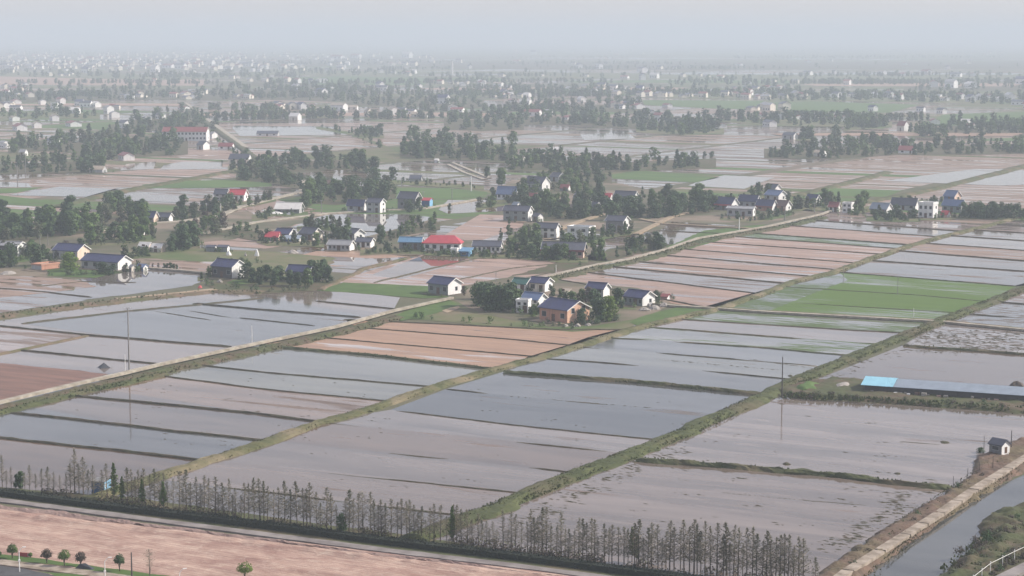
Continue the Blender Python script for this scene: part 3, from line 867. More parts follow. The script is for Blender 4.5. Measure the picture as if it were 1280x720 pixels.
# ------------------------------------------------------------------ buildings
def window(parent, x, y, z, w, h, face, frame='wall_grey', sill=False):
    """a window on the front (y = -) or the gable end (x = +): frame with a pane set into it"""
    t = 0.07
    b = MB()
    fw = 0.06
    if face == 'front':
        for q in ((x - w / 2, z, x + w / 2, z + fw), (x - w / 2, z + h - fw, x + w / 2, z + h), (x - w / 2, z + fw, x - w / 2 + fw, z + h - fw), (x + w / 2 - fw, z + fw, x + w / 2, z + h - fw)):
            b.box(q[0], y - t, q[1], q[2], y + .02, q[3])
        p = MB(); p.box(x - w / 2 + fw, y - .03, z + fw, x + w / 2 - fw, y + .01, z + h - fw)
    else:
        for q in ((y - w / 2, z, y + w / 2, z + fw), (y - w / 2, z + h - fw, y + w / 2, z + h), (y - w / 2, z + fw, y - w / 2 + fw, z + h - fw), (y + w / 2 - fw, z + fw, y + w / 2, z + h - fw)):
            b.box(x - .02, q[0], q[1], x + t, q[2], q[3])
        p = MB(); p.box(x - .01, y - w / 2 + fw, z + fw, x + .03, y + w / 2 - fw, z + h - fw)
    f = b.build('window', frame, parent)
    p.build('pane', 'pane_dark', f)
    return f

def gable_house(name, label, cat, px, py, wf, wg, he, hr, roof='roof_navy', front='wall_grey', gable='wall_white', theta=34.0, nwin=3, storeys=1, door=True,  # darker front than gable: part paint, part shade put into the colour
                group=None, overhang=0.45, style='gable', fascia=None, gwin=1, small=False, base_z=0.1, wall='wall'):
    """px, py: foot of the corner between the long front and the gable end; sizes in photo pixels at that depth"""
    s = mpp(py)
    th = R(theta)
    L = wf * s / math.cos(th)
    D = max(2.0, wg * s / max(0.15, math.sin(th)))
    eh, rh = he * s, hr * s
    rz = -th - az(px)
    dx, dy = Vector((math.cos(rz), math.sin(rz), 0)), Vector((-math.sin(rz), math.cos(rz), 0))
    c = at(px, py, base_z) - dx * (L / 2) + dy * (D / 2)
    root = empty(name, c, rz)
    tag(root, label, cat, group)
    x0, x1, y0, y1 = -L / 2, L / 2, -D / 2, D / 2
    zb = -0.4
    if style == 'gable':
        V = [(x0, y0, zb), (x1, y0, zb), (x1, y1, zb), (x0, y1, zb), (x0, y0, eh), (x1, y0, eh), (x1, y1, eh), (x0, y1, eh), (x0, 0, eh + rh), (x1, 0, eh + rh)]
        Fc = [[0, 1, 5, 4], [2, 3, 7, 6], [1, 2, 6, 9, 5], [3, 0, 4, 8, 7]]
        mk(wall, V, Fc, [front, gable], root, [0, 0, 1, 1])
        b = MB()
        o = overhang if not small else 0.25
        k = rh / (D / 2)
        t = 0.20
        e = eh - k * o + t * .6
        r = eh + rh + t * .9
        b.slab([(x0 - o, y0 - o, e), (x1 + o, y0 - o, e), (x1 + o, -.01, r), (x0 - o, -.01, r)], t)
        b.slab([(x1 + o, y1 + o, e), (x0 - o, y1 + o, e), (x0 - o, .01, r), (x1 + o, .01, r)], t)
        rf = b.build('roof', roof, root)
        if not small:
            rb = MB(); rb.box(x0 - o - .02, -.16, r - .03, x1 + o + .02, .16, r + .12)
            rb.build('ridge_cap', roof, rf)
            yo = D / 2 + o
            for xx in (x1 + o + .004, x0 - o - .064):
                V = [(xx + q, y, z) for q in (0, .06) for y, z in ((-yo, e + .03), (0, r + .03), (yo, e + .03), (yo, e - .25), (0, r - .25), (-yo, e - .25))]
                mk('barge_board', V, [[0, 1, 4, 5], [1, 2, 3, 4], [6, 11, 10, 7], [7, 10, 9, 8], [0, 6, 7, 1], [1, 7, 8, 2], [2, 8, 9, 3], [3, 9, 10, 4], [4, 10, 11, 5], [5, 11, 6, 0]], 'paint_white', rf)
        if fascia:
            fb = MB(); fb.box(x0 - o, y0 - o - .1, e - .75, x1 + o, y0 - o - .003, e + .02)
            fb.build('fascia', fascia, rf)
    elif style == 'hip':
        b = MB(); b.box(x0, y0, zb, x1, y1, eh); b.build(wall, front, root)
        o = overhang
        hx = L / 2 - D * .42
        a = [(x0 - o, y0 - o, eh), (x1 + o, y0 - o, eh), (x1 + o, y1 + o, eh), (x0 - o, y1 + o, eh)]
        r = [(-hx, 0, eh + rh), (hx, 0, eh + rh)]
        b = MB()
        b.face([a[0], a[1], r[1], r[0]]); b.face([a[1], a[2], r[1]]); b.face([a[2], a[3], r[0], r[1]]); b.face([a[3], a[0], r[0]])
        b.box(x0 - o, y0 - o, eh - .22, x1 + o, y1 + o, eh - .002)
        b.build('roof', roof, root)
    elif style == 'shed':      # one slope falling to the front
        V = [(x0, y0, zb), (x1, y0, zb), (x1, y1, zb), (x0, y1, zb), (x0, y0, eh), (x1, y0, eh), (x1, y1, eh + rh), (x0, y1, eh + rh)]
        mk(wall, V, [[0, 1, 5, 4], [2, 3, 7, 6], [1, 2, 6, 5], [3, 0, 4, 7]], [front, gable], root, [0, 0, 1, 1])
        o = .4
        b = MB(); b.slab([(x0 - o, y0 - o, eh + .1), (x1 + o, y0 - o, eh + .1), (x1 + o, y1 + o, eh + rh + .22), (x0 - o, y1 + o, eh + rh + .22)], .12)
        b.build('roof', roof, root)
    else:                      # flat roof with a parapet
        V = [(x0, y0, zb), (x1, y0, zb), (x1, y1, zb), (x0, y1, zb), (x0, y0, eh), (x1, y0, eh), (x1, y1, eh), (x0, y1, eh)]
        mk(wall, V, [[0, 1, 5, 4], [2, 3, 7, 6], [1, 2, 6, 5], [3, 0, 4, 7], [4, 5, 6, 7]], [front, gable, roof], root, [0, 0, 1, 1, 2])
        b = MB()
        for q in ((x0 - .15, y0 - .15, x1 + .15, y0 + .12), (x0 - .15, y1 - .12, x1 + .15, y1 + .15), (x0 - .15, y0 + .12, x0 + .12, y1 - .12), (x1 - .12, y0 + .12, x1 + .15, y1 - .12)):
            b.box(q[0], q[1], eh - .05, q[2], q[3], eh + max(.5, rh))
        b.build('parapet', gable, root)
    fh = eh / storeys
    if nwin:
        for st in range(storeys):
            for i in range(nwin):
                xx = x0 + L * (i + .5) / nwin
                if door and st == 0 and i == nwin // 2:
                    b = MB(); b.box(xx - .65, y0 - .06, -.1, xx + .65, y0 + .02, 2.2)
                    d = b.build('door', 'door_wood', root)
                    hb = MB(); hb.box(xx + .42, y0 - .12, 1.0, xx + .5, y0 - .062, 1.15); hb.build('handle', 'steel_grey', d)
                    continue
                ww = min(1.7, L / nwin * .55)
                window(root, xx, y0, st * fh + fh * .32, ww, min(1.5, fh * .48), 'front')
    if gwin and D > 5 and not small:
        for st in range(storeys):
            window(root, x1, D * .12, st * fh + fh * .35, 1.1, min(1.3, fh * .42), 'side')
    return root, (L, D, eh, rh)

HOUSES = []
def house(*a, **k):
    r, d = gable_house(*a, **k)
    HOUSES.append((r, d))
    return r

NV, SL = 'roof_navy', 'roof_slate'
# --- the cluster in the middle
house('farmhouse', 'dark navy roofed house with white gable end, alone at the end of the concrete road', 'house', 560, 369.5, 25, 17, 14, 6.5, NV, 'wall_greenish', 'wall_white', 42, 3)
r2 = house('brick_house', 'orange brick house with a navy roof and wide peach gable, largest in the middle cluster', 'house', 709, 404.5, 35, 28, 17, 9, NV, 'wall_brick', 'wall_orange', 44, 3, gwin=0)
window(r2, HOUSES[-1][1][0] / 2, -2.2, 2.6, 1.4, 1.6, 'side', 'paint_white'); window(r2, HOUSES[-1][1][0] / 2, 2.0, 2.9, 1.6, 1.7, 'side', 'paint_white')
house('farmhouse', 'two storey white house with a violet blue roof beside the orange brick house', 'house', 672.5, 389, 21, 11, 15, 6, 'roof_steel_blue', 'wall_white', 'wall_white', 32, 3, 2)
house('annex', 'small white two storey annex with square windows at the front of the violet roofed house', 'annex', 660, 391.5, 15, 4, 15, 1, 'roof_grey', 'wall_white', 'wall_white', 18, 2, 2, True, style='flat')
house('farmhouse', 'white house with a dark green roof at the back of the middle cluster', 'house', 657, 364.5, 17, 8, 10, 5, 'roof_green', 'wall_white', 'wall_white', 28, 2)
house('farmhouse', 'navy roofed white house directly right of the dark green roof', 'house', 681, 365.5, 20, 10, 12, 5, NV, 'wall_cream', 'wall_white', 30, 2)
house('farmhouse', 'tall narrow navy roofed house with bright white gable standing behind the big bright green tree', 'house', 754, 377, 21, 8, 16.5, 5.5, NV, 'wall_grey', 'wall_white', 27, 2, 2)
house('farmhouse', 'navy roofed house of the middle cluster with white gable above the green plot', 'house', 803, 383.5, 24, 16, 11.5, 6.5, NV, 'wall_greenish', 'wall_white', 38, 4)
house('shed', 'low pinkish red roofed shed at the right edge of the middle cluster', 'shed', 834, 375, 10, 4, 4, 2.5, 'roof_dull_red', 'wall_pink', 'wall_white', 20, 0, small=True)
house('shed', 'small tan roofed lean-to shed between the trees behind the orange house', 'shed', 708, 370, 9, 5, 5, 2, 'roof_tan', 'wall_white', 'wall_cream', 30, 1, small=True, style='shed')
# --- row behind the pink mud field
house('workshop', 'dark walled workshop with a light blue roof left of the bright red hipped roof', 'workshop', 526, 312, 27, 3, 10, 4.5, 'roof_blue', 'wall_darkgrey', 'wall_white', 14, 2, 1)
rr = house('villa', 'long white house with a bright red hipped roof behind the pink mud field', 'house', 574.5, 314.5, 45, 3, 10.5, 9, 'roof_red', 'wall_white', 'wall_white', 9, 5, style='hip', overhang=.7)
house('store', 'small plain white box store in front of the red hipped roof house', 'store', 571, 318, 8, 2, 6, .5, 'roof_white', 'wall_white', 'wall_white', 14, 1, style='flat', small=True, door=False)
house('workshop', 'blue walled workshop with pale blue sloping roof right of the red hipped roof', 'workshop', 586, 321, 12, 5, 6.5, 3, 'roof_blue', 'wall_blue', 'wall_lightblue', 22, 1, style='shed', door=False)
house('long_house', 'long low white house with dark grey roof and narrow windows right of the red roof', 'house', 625, 316.5, 34, 3, 9, 5, SL, 'wall_white', 'wall_white', 10, 6)
house('long_shed', 'long grey shed with pale roof and a row of windows above the tan pond', 'shed', 437, 314, 27, 6, 8, 4.5, 'roof_grey', 'wall_grey', 'wall_white', 22, 5)
house('farmhouse', 'house with broad white gable facing right, grey roof, behind the long grey shed', 'house', 443, 301, 9, 13, 9, 5, SL, 'wall_grey', 'wall_white', 48, 1)
house('farmhouse', 'low white house with dark flat-pitched roof at the right end of the long grey shed', 'house', 463, 310, 18, 5, 8, 3.5, SL, 'wall_white', 'wall_white', 20, 3)
house('farmhouse', 'dark slate roofed house with pale gable between the pink roof and the dark trees', 'house', 391, 301, 17, 12, 9, 6, SL, 'wall_darkgrey', 'wall_cream', 40, 2)
house('hut', 'small hut with a bright pinkish red roof at the left end of the row', 'hut', 347.5, 302, 16, 4, 6, 5.5, 'roof_red', 'wall_darkgrey', 'wall_peach', 18, 2, small=True)
house('farmhouse', 'navy roofed house with small white gable rising behind the pinkish red roofed hut', 'house', 361, 300, 18, 9, 8, 5, NV, 'wall_grey', 'wall_white', 32, 2)
house('lean_to', 'low steel blue roofed lean-to between the red roofed hut and the slate roof', 'lean-to', 373, 302.5, 19, 3, 3, 3.5, 'roof_greyblue', 'wall_blue', 'wall_white', 14, 0, style='shed', small=True)
house('farmhouse', 'navy roofed house sunk in the dark round grove above the flooded plots', 'house', 386, 353, 27, 7, 14, 6, NV, 'wall_darkgrey', 'wall_white', 24, 3)
# --- left village
house('open_barn', 'barn with pale grey flat-pitched roof and white gable at the left edge of the village', 'barn', 22, 321, 26, 11, 14, 3.5, 'roof_grey', 'wall_dark', 'wall_white', 34, 3)
house('farmhouse', 'navy roofed house with peach gable behind the round bright green tree', 'house', 97, 325.5, 30, 15, 12, 6.5, NV, 'wall_grey', 'wall_peach', 36, 3)
house('farmhouse', 'wide navy roofed house with white gable beside the pond and the dark bushes', 'house', 147.5, 338.5, 45, 17, 11, 6.5, NV, 'wall_grey', 'wall_white', 38, 4)
house('store', 'tiny white gabled store between the wide navy roof and the small blue roof', 'store', 164.5, 340, 3, 5, 6, 2.5, 'roof_grey', 'wall_darkgrey', 'wall_cream', 50, 0, small=True)
house('hut', 'small blue roofed white hut at the edge of the pond', 'hut', 179, 338.5, 8, 6, 4.5, 3, 'roof_steel_blue', 'wall_blue', 'wall_white', 36, 1, small=True)
house('barn', 'tall dark timber barn with navy roof and white upper gable on the pond bank', 'barn', 290, 348.5, 25, 17, 15, 7, NV, 'wall_dark', 'wall_white', 42, 3)
house('shed', 'left one of two white roofed sheds on the green meadow', 'shed', 186, 313, 13, 5, 5, 4.5, 'roof_white', 'wall_cream', 'wall_peach', 30, 1, small=True)
house('shed', 'right one of two white roofed sheds on the green meadow', 'shed', 201, 315.5, 13, 6, 5.5, 4.5, 'roof_white', 'wall_cream', 'wall_peach', 30, 1, small=True)
house('cottage', 'small white gabled cottage among trees above the two white roofed sheds', 'house', 175, 294, 7, 6, 6, 3, 'roof_tan', 'wall_white', 'wall_white', 35, 1, small=True)
house('pen', 'left one of two low animal pens with white end walls on the meadow', 'animal pen', 268, 314.5, 10, 3, 5.5, 2, SL, 'wall_greenish', 'wall_white', 20, 0, small=True)
house('pen', 'right one of two low animal pens with white end walls on the meadow', 'animal pen', 284, 315, 12, 3, 6, 2, SL, 'wall_greenish', 'wall_white', 20, 0, small=True)
house('outbuilding', 'low roofless looking brick outbuilding with flat tan top by the muddy shore', 'outbuilding', 52, 338, 12, 22, 6, .3, 'roof_tan', 'wall_grey', 'wall_brick', 50, 0, style='flat', small=True)
house('farmhouse', 'house with red roof and white front beside the bending road', 'house', 305, 251, 19, 5, 8, 5.5, 'roof_red', 'wall_white', 'wall_white', 20, 3)
house('farmhouse', 'grey roofed two storey house left of the red roof by the bending road', 'house', 283, 251, 15, 4, 9, 5, SL, 'wall_grey', 'wall_white', 22, 2, 2)
house('farmhouse', 'navy roofed house under trees below the bend of the pale road', 'house', 192, 278, 20, 6, 7, 6, NV, 'wall_darkgrey', 'wall_peach', 30, 3)
house('cottage', 'grey roofed cottage just right of the navy roof below the road bend', 'house', 211, 277, 15, 5, 6, 4, SL, 'wall_grey', 'wall_white', 28, 2)
house('barn', 'low barn with pale curved looking roof beside the village road', 'barn', 374, 267, 30, 6, 6, 6.5, 'roof_white', 'wall_darkgrey', 'wall_grey', 16, 3)
house('cottage', 'white cottage with brown roof in the clearing of the grove', 'house', 413, 237, 19, 4, 7, 4, 'roof_brown', 'wall_white', 'wall_white', 15, 3)
house('farmhouse', 'tall grey house with a white right gable at the edge of the reflecting pond', 'house', 475, 266, 17, 7, 13, 4, SL, 'wall_grey', 'wall_white', 30, 2, 2)
house('farmhouse', 'lower navy roofed house touching the tall grey house at the pond', 'house', 454, 264.5, 20, 4, 8, 6, NV, 'wall_grey', 'wall_white', 24, 2)
house('farmhouse', 'dark roofed house with white rimmed gable behind tall dark shrubs', 'house', 519, 262, 22, 8, 14, 7, SL, 'wall_darkgrey', 'wall_grey', 30, 2)
house('kiosk', 'small box shed with bright blue walls and red top', 'shed', 537, 258.5, 10, 4, 8, 2.5, 'roof_red', 'wall_blue', 'wall_lightblue', 22, 0, small=True)
house('long_house', 'house with a wide light blue roof and white front beyond the ponds', 'house', 644, 250, 23, 4, 8, 8, 'roof_steel_blue', 'wall_white', 'wall_white', 18, 4)
house('shed', 'lone low dark shed in the mud field behind the hedges', 'shed', 526, 227, 14, 2, 3.5, 4, SL, 'wall_grey', 'wall_grey', 10, 0, small=True)
house('hut', 'tiny white hut standing at the corner of the far mud field', 'hut', 547, 203.5, 4, 2, 3.5, 1.5, 'roof_white', 'wall_white', 'wall_white', 22, 0, small=True)
# --- centre village
house('farmhouse', 'dark fronted two storey house with white gable at the left of the centre village', 'house', 660, 277, 31, 6, 13.5, 5, SL, 'wall_greenish', 'wall_white', 22, 3, 2)
house('annex', 'low annex with white end wall right of the dark fronted two storey house', 'annex', 672, 277.5, 7, 7, 7, 3.5, SL, 'wall_darkgrey', 'wall_white', 44, 1, small=True)
house('farmhouse', 'white fronted two storey house, grey roof, above the long red house', 'house', 694.5, 298, 25, 5, 13, 5, SL, 'wall_white', 'wall_white', 20, 3, 2)
house('block_house', 'white flat roofed two storey house with bare bright side wall', 'house', 736, 301, 27, 8, 16, 1, 'roof_greyblue', 'wall_white', 'wall_white', 26, 2, 2, style='flat', gwin=0)
house('long_house', 'long low reddish house under a dark violet roof with red eaves', 'house', 729, 323, 52, 4, 11, 7.5, SL, 'wall_pink', 'wall_peach', 10, 6, fascia='roof_dull_red')
house('farmhouse', 'dark fronted slate roofed house by the dirt road right of the white flat roof', 'house', 779, 289, 22, 8, 13, 5, SL, 'wall_darkgrey', 'wall_white', 26, 2)
house('farmhouse', 'house with large white gable and dark roof highest in the centre village', 'house', 677.5, 239, 22, 10, 10, 7, SL, 'wall_grey', 'wall_white', 34, 2)
house('farmhouse', 'house with small white gable under trees behind the highest gable of the centre village', 'house', 697.5, 227, 10, 9, 6, 4.5, SL, 'wall_grey', 'wall_white', 40, 1)
house('cottage', 'red roofed cottage low among trees at the left of the centre village', 'house', 669, 251, 10, 4, 4, 5, 'roof_dull_red', 'wall_grey', 'wall_white', 24, 1, small=True)
house('cottage', 'red roofed cottage among trees right of the large white gable', 'house', 710, 239, 10, 3, 4, 4, 'roof_dull_red', 'wall_darkgrey', 'wall_white', 22, 1, small=True)
house('cottage', 'small pinkish red roof peeping out beside the dark grove of the centre village', 'house', 763, 250, 9, 3, 4, 4, 'roof_red', 'wall_darkgrey', 'wall_white', 22, 1, small=True)
house('farmhouse', 'grey roofed house with white edged gable behind the front trees of the centre village', 'house', 738, 257, 21, 7, 10, 5, SL, 'wall_grey', 'wall_white', 28, 3)
house('farmhouse', 'house showing only a narrow cream gable at the right of the front trees', 'house', 745, 265, 6, 5, 8, 4, SL, 'wall_grey', 'wall_cream', 40, 0)
house('farmhouse', 'wide grey roofed house behind the dark grove at the right of the centre village', 'house', 792, 254, 25, 6, 8, 6, SL, 'wall_grey', 'wall_white', 24, 3)
house('cottage', 'pale blue and white house at the far left of the centre village', 'house', 646, 262, 6, 5, 6, 3, 'roof_greyblue', 'wall_white', 'wall_white', 40, 1, small=True)
# --- right village
house('farmhouse', 'navy roofed house with a bright red eave at the left of the right hand village', 'house', 914, 263, 20, 9, 8, 7, NV, 'wall_darkgrey', 'wall_white', 34, 3, fascia='roof_red')
house('farmhouse', 'navy roofed house with thin white gable in the middle of the right hand village', 'house', 945, 261, 22, 5, 10, 6, NV, 'wall_grey', 'wall_white', 26, 3)
house('long_house', 'low grey white house front below the navy roofs of the right hand village', 'house', 941, 271, 32, 3, 10, 2, 'roof_grey', 'wall_grey', 'wall_white', 12, 4)
house('farmhouse', 'navy roofed house with red fascia right of the low grey white front', 'house', 965, 264, 20, 6, 7, 6, NV, 'wall_brick', 'wall_white', 26, 2, fascia='roof_dull_red')
house('farmhouse', 'dull red roofed house with small white gable tip at the right end of that row', 'house', 982, 264, 17, 7, 7, 5.5, 'roof_brown', 'wall_brick', 'wall_white', 30, 2)
house('farmhouse', 'tall house with broad bright white gable and steel blue roof', 'house', 973, 252, 17, 10, 8, 5, 'roof_steel_blue', 'wall_grey', 'wall_white', 38, 2)
house('farmhouse', 'house with upper white gable behind the broad bright white gable', 'house', 969, 240, 10, 7, 5, 4, SL, 'wall_grey', 'wall_white', 38, 1)
house('farmhouse', 'navy roofed house with narrow white gable between small round trees', 'house', 1020, 255, 12, 5, 7, 4, NV, 'wall_darkgrey', 'wall_white', 32, 1)
# --- far right village
house('cottage', 'pink roofed white cottage at the left of the rightmost village', 'house', 1047, 265, 11, 3, 7, 4.5, 'roof_dull_red', 'wall_white', 'wall_white', 18, 2)
house('farmhouse', 'unfinished looking grey white two storey house beside the green trees of the rightmost village', 'house', 1064, 266.5, 11, 3, 12, 1, 'roof_grey', 'wall_white', 'wall_white', 20, 2, 2, style='flat')
house('farmhouse', 'house with grey blue roof and white gable tip above a hedge in the rightmost village', 'house', 1108, 268, 20, 7, 7, 6, 'roof_greyblue', 'wall_darkgrey', 'wall_white', 28, 2)
house('farmhouse', 'wide slate roofed house with white left gable behind the grey blue roof', 'house', 1144, 263, 30, 4, 7, 7, SL, 'wall_grey', 'wall_white', 18, 3)
house('block_house', 'tall white two storey house with open flat roof frame in the rightmost village', 'house', 1166, 273, 18, 6, 17, 3, 'roof_white', 'wall_white', 'wall_white', 24, 3, 2, style='flat')
house('farmhouse', 'upper house with deep blue roof and pale peach gable at the right of the village', 'house', 1193, 251, 13, 8, 6, 6, 'roof_steel_blue', 'wall_blue', 'wall_peach', 36, 1)
house('farmhouse', 'lower steel blue roofed house with bluish walls at the right of the village', 'house', 1201, 266, 23, 6, 9, 6, 'roof_steel_blue', 'wall_greenish', 'wall_white', 26, 3)
house('hut', 'small red roofed hut in front of the tall white flat roofed house', 'hut', 1184, 272, 8, 4, 4, 4, 'roof_red', 'wall_pink', 'wall_white', 28, 0, small=True)
# --- beyond: school and its neighbours
house('school', 'long white two storey school with a red roof among distant groves', 'school', 258, 176, 54, 4, 11.5, 5, 'roof_dull_red', 'wall_white', 'wall_white', 12, 12, 2, group=None)
house('farmhouse', 'white gabled house touching the right end of the school', 'house', 265, 173, 4, 7, 5, 3, 'roof_grey', 'wall_white', 'wall_white', 42, 0, small=True)
house('farmhouse', 'house with white gable in front of the school', 'house', 254, 187, 8, 8, 6, 4, SL, 'wall_grey', 'wall_white', 40, 1, small=True)
house('farmhouse', 'low dull red roofed house beside the tree lined canal right of the school', 'house', 290, 187, 17, 3, 4, 4, 'roof_dull_red', 'wall_white', 'wall_white', 16, 2, small=True)
house('farmhouse', 'violet roofed house with white end wall at the foot of the tree lined canal', 'house', 310, 205, 24, 5, 6, 6, SL, 'wall_cream', 'wall_white', 22, 3, small=True)
house('farmhouse', 'white arched barn by the bright far paddies', 'barn', 372, 150, 11, 5, 4.5, 4, 'roof_white', 'wall_cream', 'wall_white', 28, 1, small=True)
house('farmhouse', 'low long dark shed at the edge of the bright far paddies', 'shed', 347, 170, 26, 2, 3, 3, SL, 'wall_white', 'wall_grey', 10, 3, small=True)
house('farmhouse', 'cream house with broad gable beyond the mud fields', 'house', 459, 145, 4, 7, 5, 4, 'roof_tan', 'wall_cream', 'wall_cream', 50, 1, small=True)
house('farmhouse', 'long low house with reddish roof left of the cream gable', 'house', 446, 137, 20, 2, 3, 2, 'roof_tan', 'wall_cream', 'wall_white', 10, 3, small=True)
house('farmhouse', 'pale low compound building in the open mud field', 'house', 534, 147, 20, 3, 4, 3, 'roof_tan', 'wall_cream', 'wall_white', 14, 2, small=True)
house('farmhouse', 'house with orange red roof and white front beyond the right village', 'house', 1130, 163, 9, 6, 6, 5, 'roof_dull_red', 'wall_cream', 'wall_white', 34, 1, small=True)
house('farmhouse', 'white house beside dark trees at the right of the far paddies', 'house', 992, 174, 14, 5, 5, 3, SL, 'wall_grey', 'wall_white', 28, 2, small=True)
house('farmhouse', 'wide dull red roof showing between trees far right', 'house', 1143, 192, 20, 3, 4, 5, 'roof_dull_red', 'wall_white', 'wall_white', 12, 2, small=True)
house('farmhouse', 'small white house left of the wide dull red roof', 'house', 1029, 196, 12, 4, 5, 3, 'roof_tan', 'wall_cream', 'wall_white', 20, 1, small=True)
house('farmhouse', 'pale house with white roof in front of the long grove', 'house', 700, 191, 15, 4, 4, 3, 'roof_white', 'wall_cream', 'wall_white', 18, 2, small=True)
house('farmhouse', 'pale low houses with tan roof at the left end of the long grove', 'house', 654, 202, 14, 3, 4, 3, 'roof_tan', 'wall_cream', 'wall_white', 16, 3, small=True)
house('farmhouse', 'white house below the groves at the left edge', 'house', 31, 195, 7, 4, 5, 3, 'roof_grey', 'wall_cream', 'wall_white', 30, 1, small=True)
house('farmhouse', 'pale hump roofed store at the corner of the left grove', 'store', 128, 216, 16, 6, 4, 4, 'roof_tan', 'wall_grey', 'wall_grey', 24, 0, small=True)

# --- far white specks: small copied houses, too far for their parts to show
def speck_mesh(seed):
    r = random.Random(seed)
    L, D, e, h = r.uniform(9, 15), r.uniform(7, 10), r.uniform(3.5, 7.5), r.uniform(1.8, 3)
    b = MB()
    x, y = L / 2, D / 2
    b.face([(-x, -y, -.3), (x, -y, -.3), (x, -y, e), (-x, -y, e)], 0); b.face([(x, y, -.3), (-x, y, -.3), (-x, y, e), (x, y, e)], 0)
    b.face([(x, -y, -.3), (x, y, -.3), (x, y, e), (x, 0, e + h), (x, -y, e)], 0); b.face([(-x, y, -.3), (-x, -y, -.3), (-x, -y, e), (-x, 0, e + h), (-x, y, e)], 0)
    o = .5
    b.slab([(-x - o, -y - o, e - .15), (x + o, -y - o, e - .15), (x + o, -.01, e + h + .15), (-x - o, -.01, e + h + .15)], .15, 1)
    b.slab([(x + o, y + o, e - .15), (-x - o, y + o, e - .15), (-x - o, .01, e + h + .15), (x + o, .01, e + h + .15)], .15, 1)
    for i in range(3):
        xx = -x + L * (i + .5) / 3
        b.box(xx - .7, -y - .05, 1.2, xx + .7, -y + .02, 2.8, 2)
    return b
SPECK = []
for i, rf in enumerate(['roof_slate', 'roof_grey', 'roof_dull_red', 'roof_white', 'roof_slate', 'roof_navy', 'roof_tan', 'roof_dull_red']):
    o = speck_mesh(i).build('far_house', ['wall_white', rf, 'pane_dark'])
    SPECK.append(o.data)
    bpy.data.objects.remove(o)
srnd = random.Random(5)
def speck(px, py, label, group, sc=1.0, kind=None, theta=None):
    o = bpy.data.objects.new('far_house', SPECK[kind if kind is not None else srnd.randrange(8)])
    COL.objects.link(o)
    o.location = at(px, py, .05)
    o.rotation_euler = (0, 0, -R(theta if theta is not None else srnd.choice([srnd.uniform(15, 35), srnd.uniform(45, 80), srnd.uniform(50, 80)])) - az(px))
    sc *= .82
    o.scale = (sc * srnd.uniform(.8, 1.3), sc * srnd.uniform(.8, 1.2), sc * srnd.uniform(.85, 1.25))
    tag(o, label, 'house', group)
G1 = 'hazy houses of the far town'
for i in range(88):
    px = srnd.choice([srnd.gauss(70, 50), srnd.gauss(200, 70), srnd.uniform(0, 330), srnd.uniform(260, 480)])
    py = srnd.choice([srnd.gauss(83, 4), srnd.gauss(74, 4), srnd.uniform(68, 92)])
    if 2 < px < 520 and 63 < py < 94:
        speck(px, py, 'tiny pale house in the hazy far town at upper left', G1, srnd.uniform(.9, 1.7))
G2 = 'houses in the line behind the far green fields'
for px, py in [(1055, 121), (1067, 121), (1095, 122), (1111, 122), (1124, 125), (1154, 123), (1173, 124), (1180, 126), (1195, 124), (1200, 124), (1213, 127), (1225, 125), (1236, 122), (1250, 127), (1274, 131), (1036, 121), (1262, 124), (1046, 122)]:
    speck(px, py, 'small white house in the row behind the far right green field', G2, srnd.uniform(.9, 1.3))
G3 = 'houses at the near edge of the far green fields'
for px, py in [(976, 149), (994, 149), (1018, 149), (1094, 153), (1151, 139), (1168, 155), (1177, 142), (1207, 157), (1214, 161), (1091, 139), (962, 158), (1050, 152)]:
    speck(px, py, 'small white gabled house among trees along the near edge of the far right green field', G3, srnd.uniform(.9, 1.2))
G4 = 'houses along the long middle tree belt'
for px, py in [(665, 145), (686, 144), (711, 150), (732, 149), (798, 136), (775, 136), (785, 132), (702, 133), (796, 131), (834, 134), (813, 149), (824, 152), (899, 160), (952, 146), (657, 131), (659, 123), (641, 128), (727, 128), (743, 117), (711, 114), (766, 112), (780, 113), (800, 117), (836, 116), (892, 116), (916, 118), (935, 119), (935, 105), (934, 119)]:
    speck(px, py, 'small pale house among the hazy tree belts in the middle distance', G4, srnd.uniform(.9, 1.2), 2 if srnd.random() < .3 else None)
G5 = 'houses scattered in the haze'
for px, py in [(705, 56), (716, 60), (667, 68), (790, 62), (941, 55), (925, 82), (803, 90), (724, 85), (749, 86), (845, 86), (781, 98), (803, 100), (818, 98), (1031, 57), (1010, 78), (1039, 77), (1131, 81), (1186, 62), (1235, 65), (1158, 92), (1195, 96), (1216, 95), (1026, 94), (1043, 92), (1059, 106), (1189, 110), (1213, 110), (1167, 109), (1185, 87), (1010, 94), (1103, 93), (1129, 95), (1278, 105)]:
    speck(px, py, 'tiny lone pale house deep in the haze', G5, srnd.uniform(1.2, 1.8))
G6 = 'houses left of the far chimney'
for px, py in [(350, 87), (333, 86), (410, 89), (444, 92), (476, 91), (492, 92), (508, 92), (518, 92), (372, 104), (370, 113), (389, 104), (400, 103), (406, 104), (413, 115), (391, 120), (402, 120), (523, 109), (475, 110), (478, 113), (578, 107), (587, 86), (600, 104), (602, 108), (623, 108), (636, 110), (541, 123), (550, 126), (554, 130), (630, 121), (637, 121), (604, 105), (377, 137), (424, 138), (491, 144), (503, 146), (572, 140), (566, 139), (459, 165), (500, 142), (514, 143)]:
    speck(px, py, 'small white house scattered before the far brick chimney', G6, srnd.uniform(.9, 1.3))
G7 = 'houses of the left middle groves'
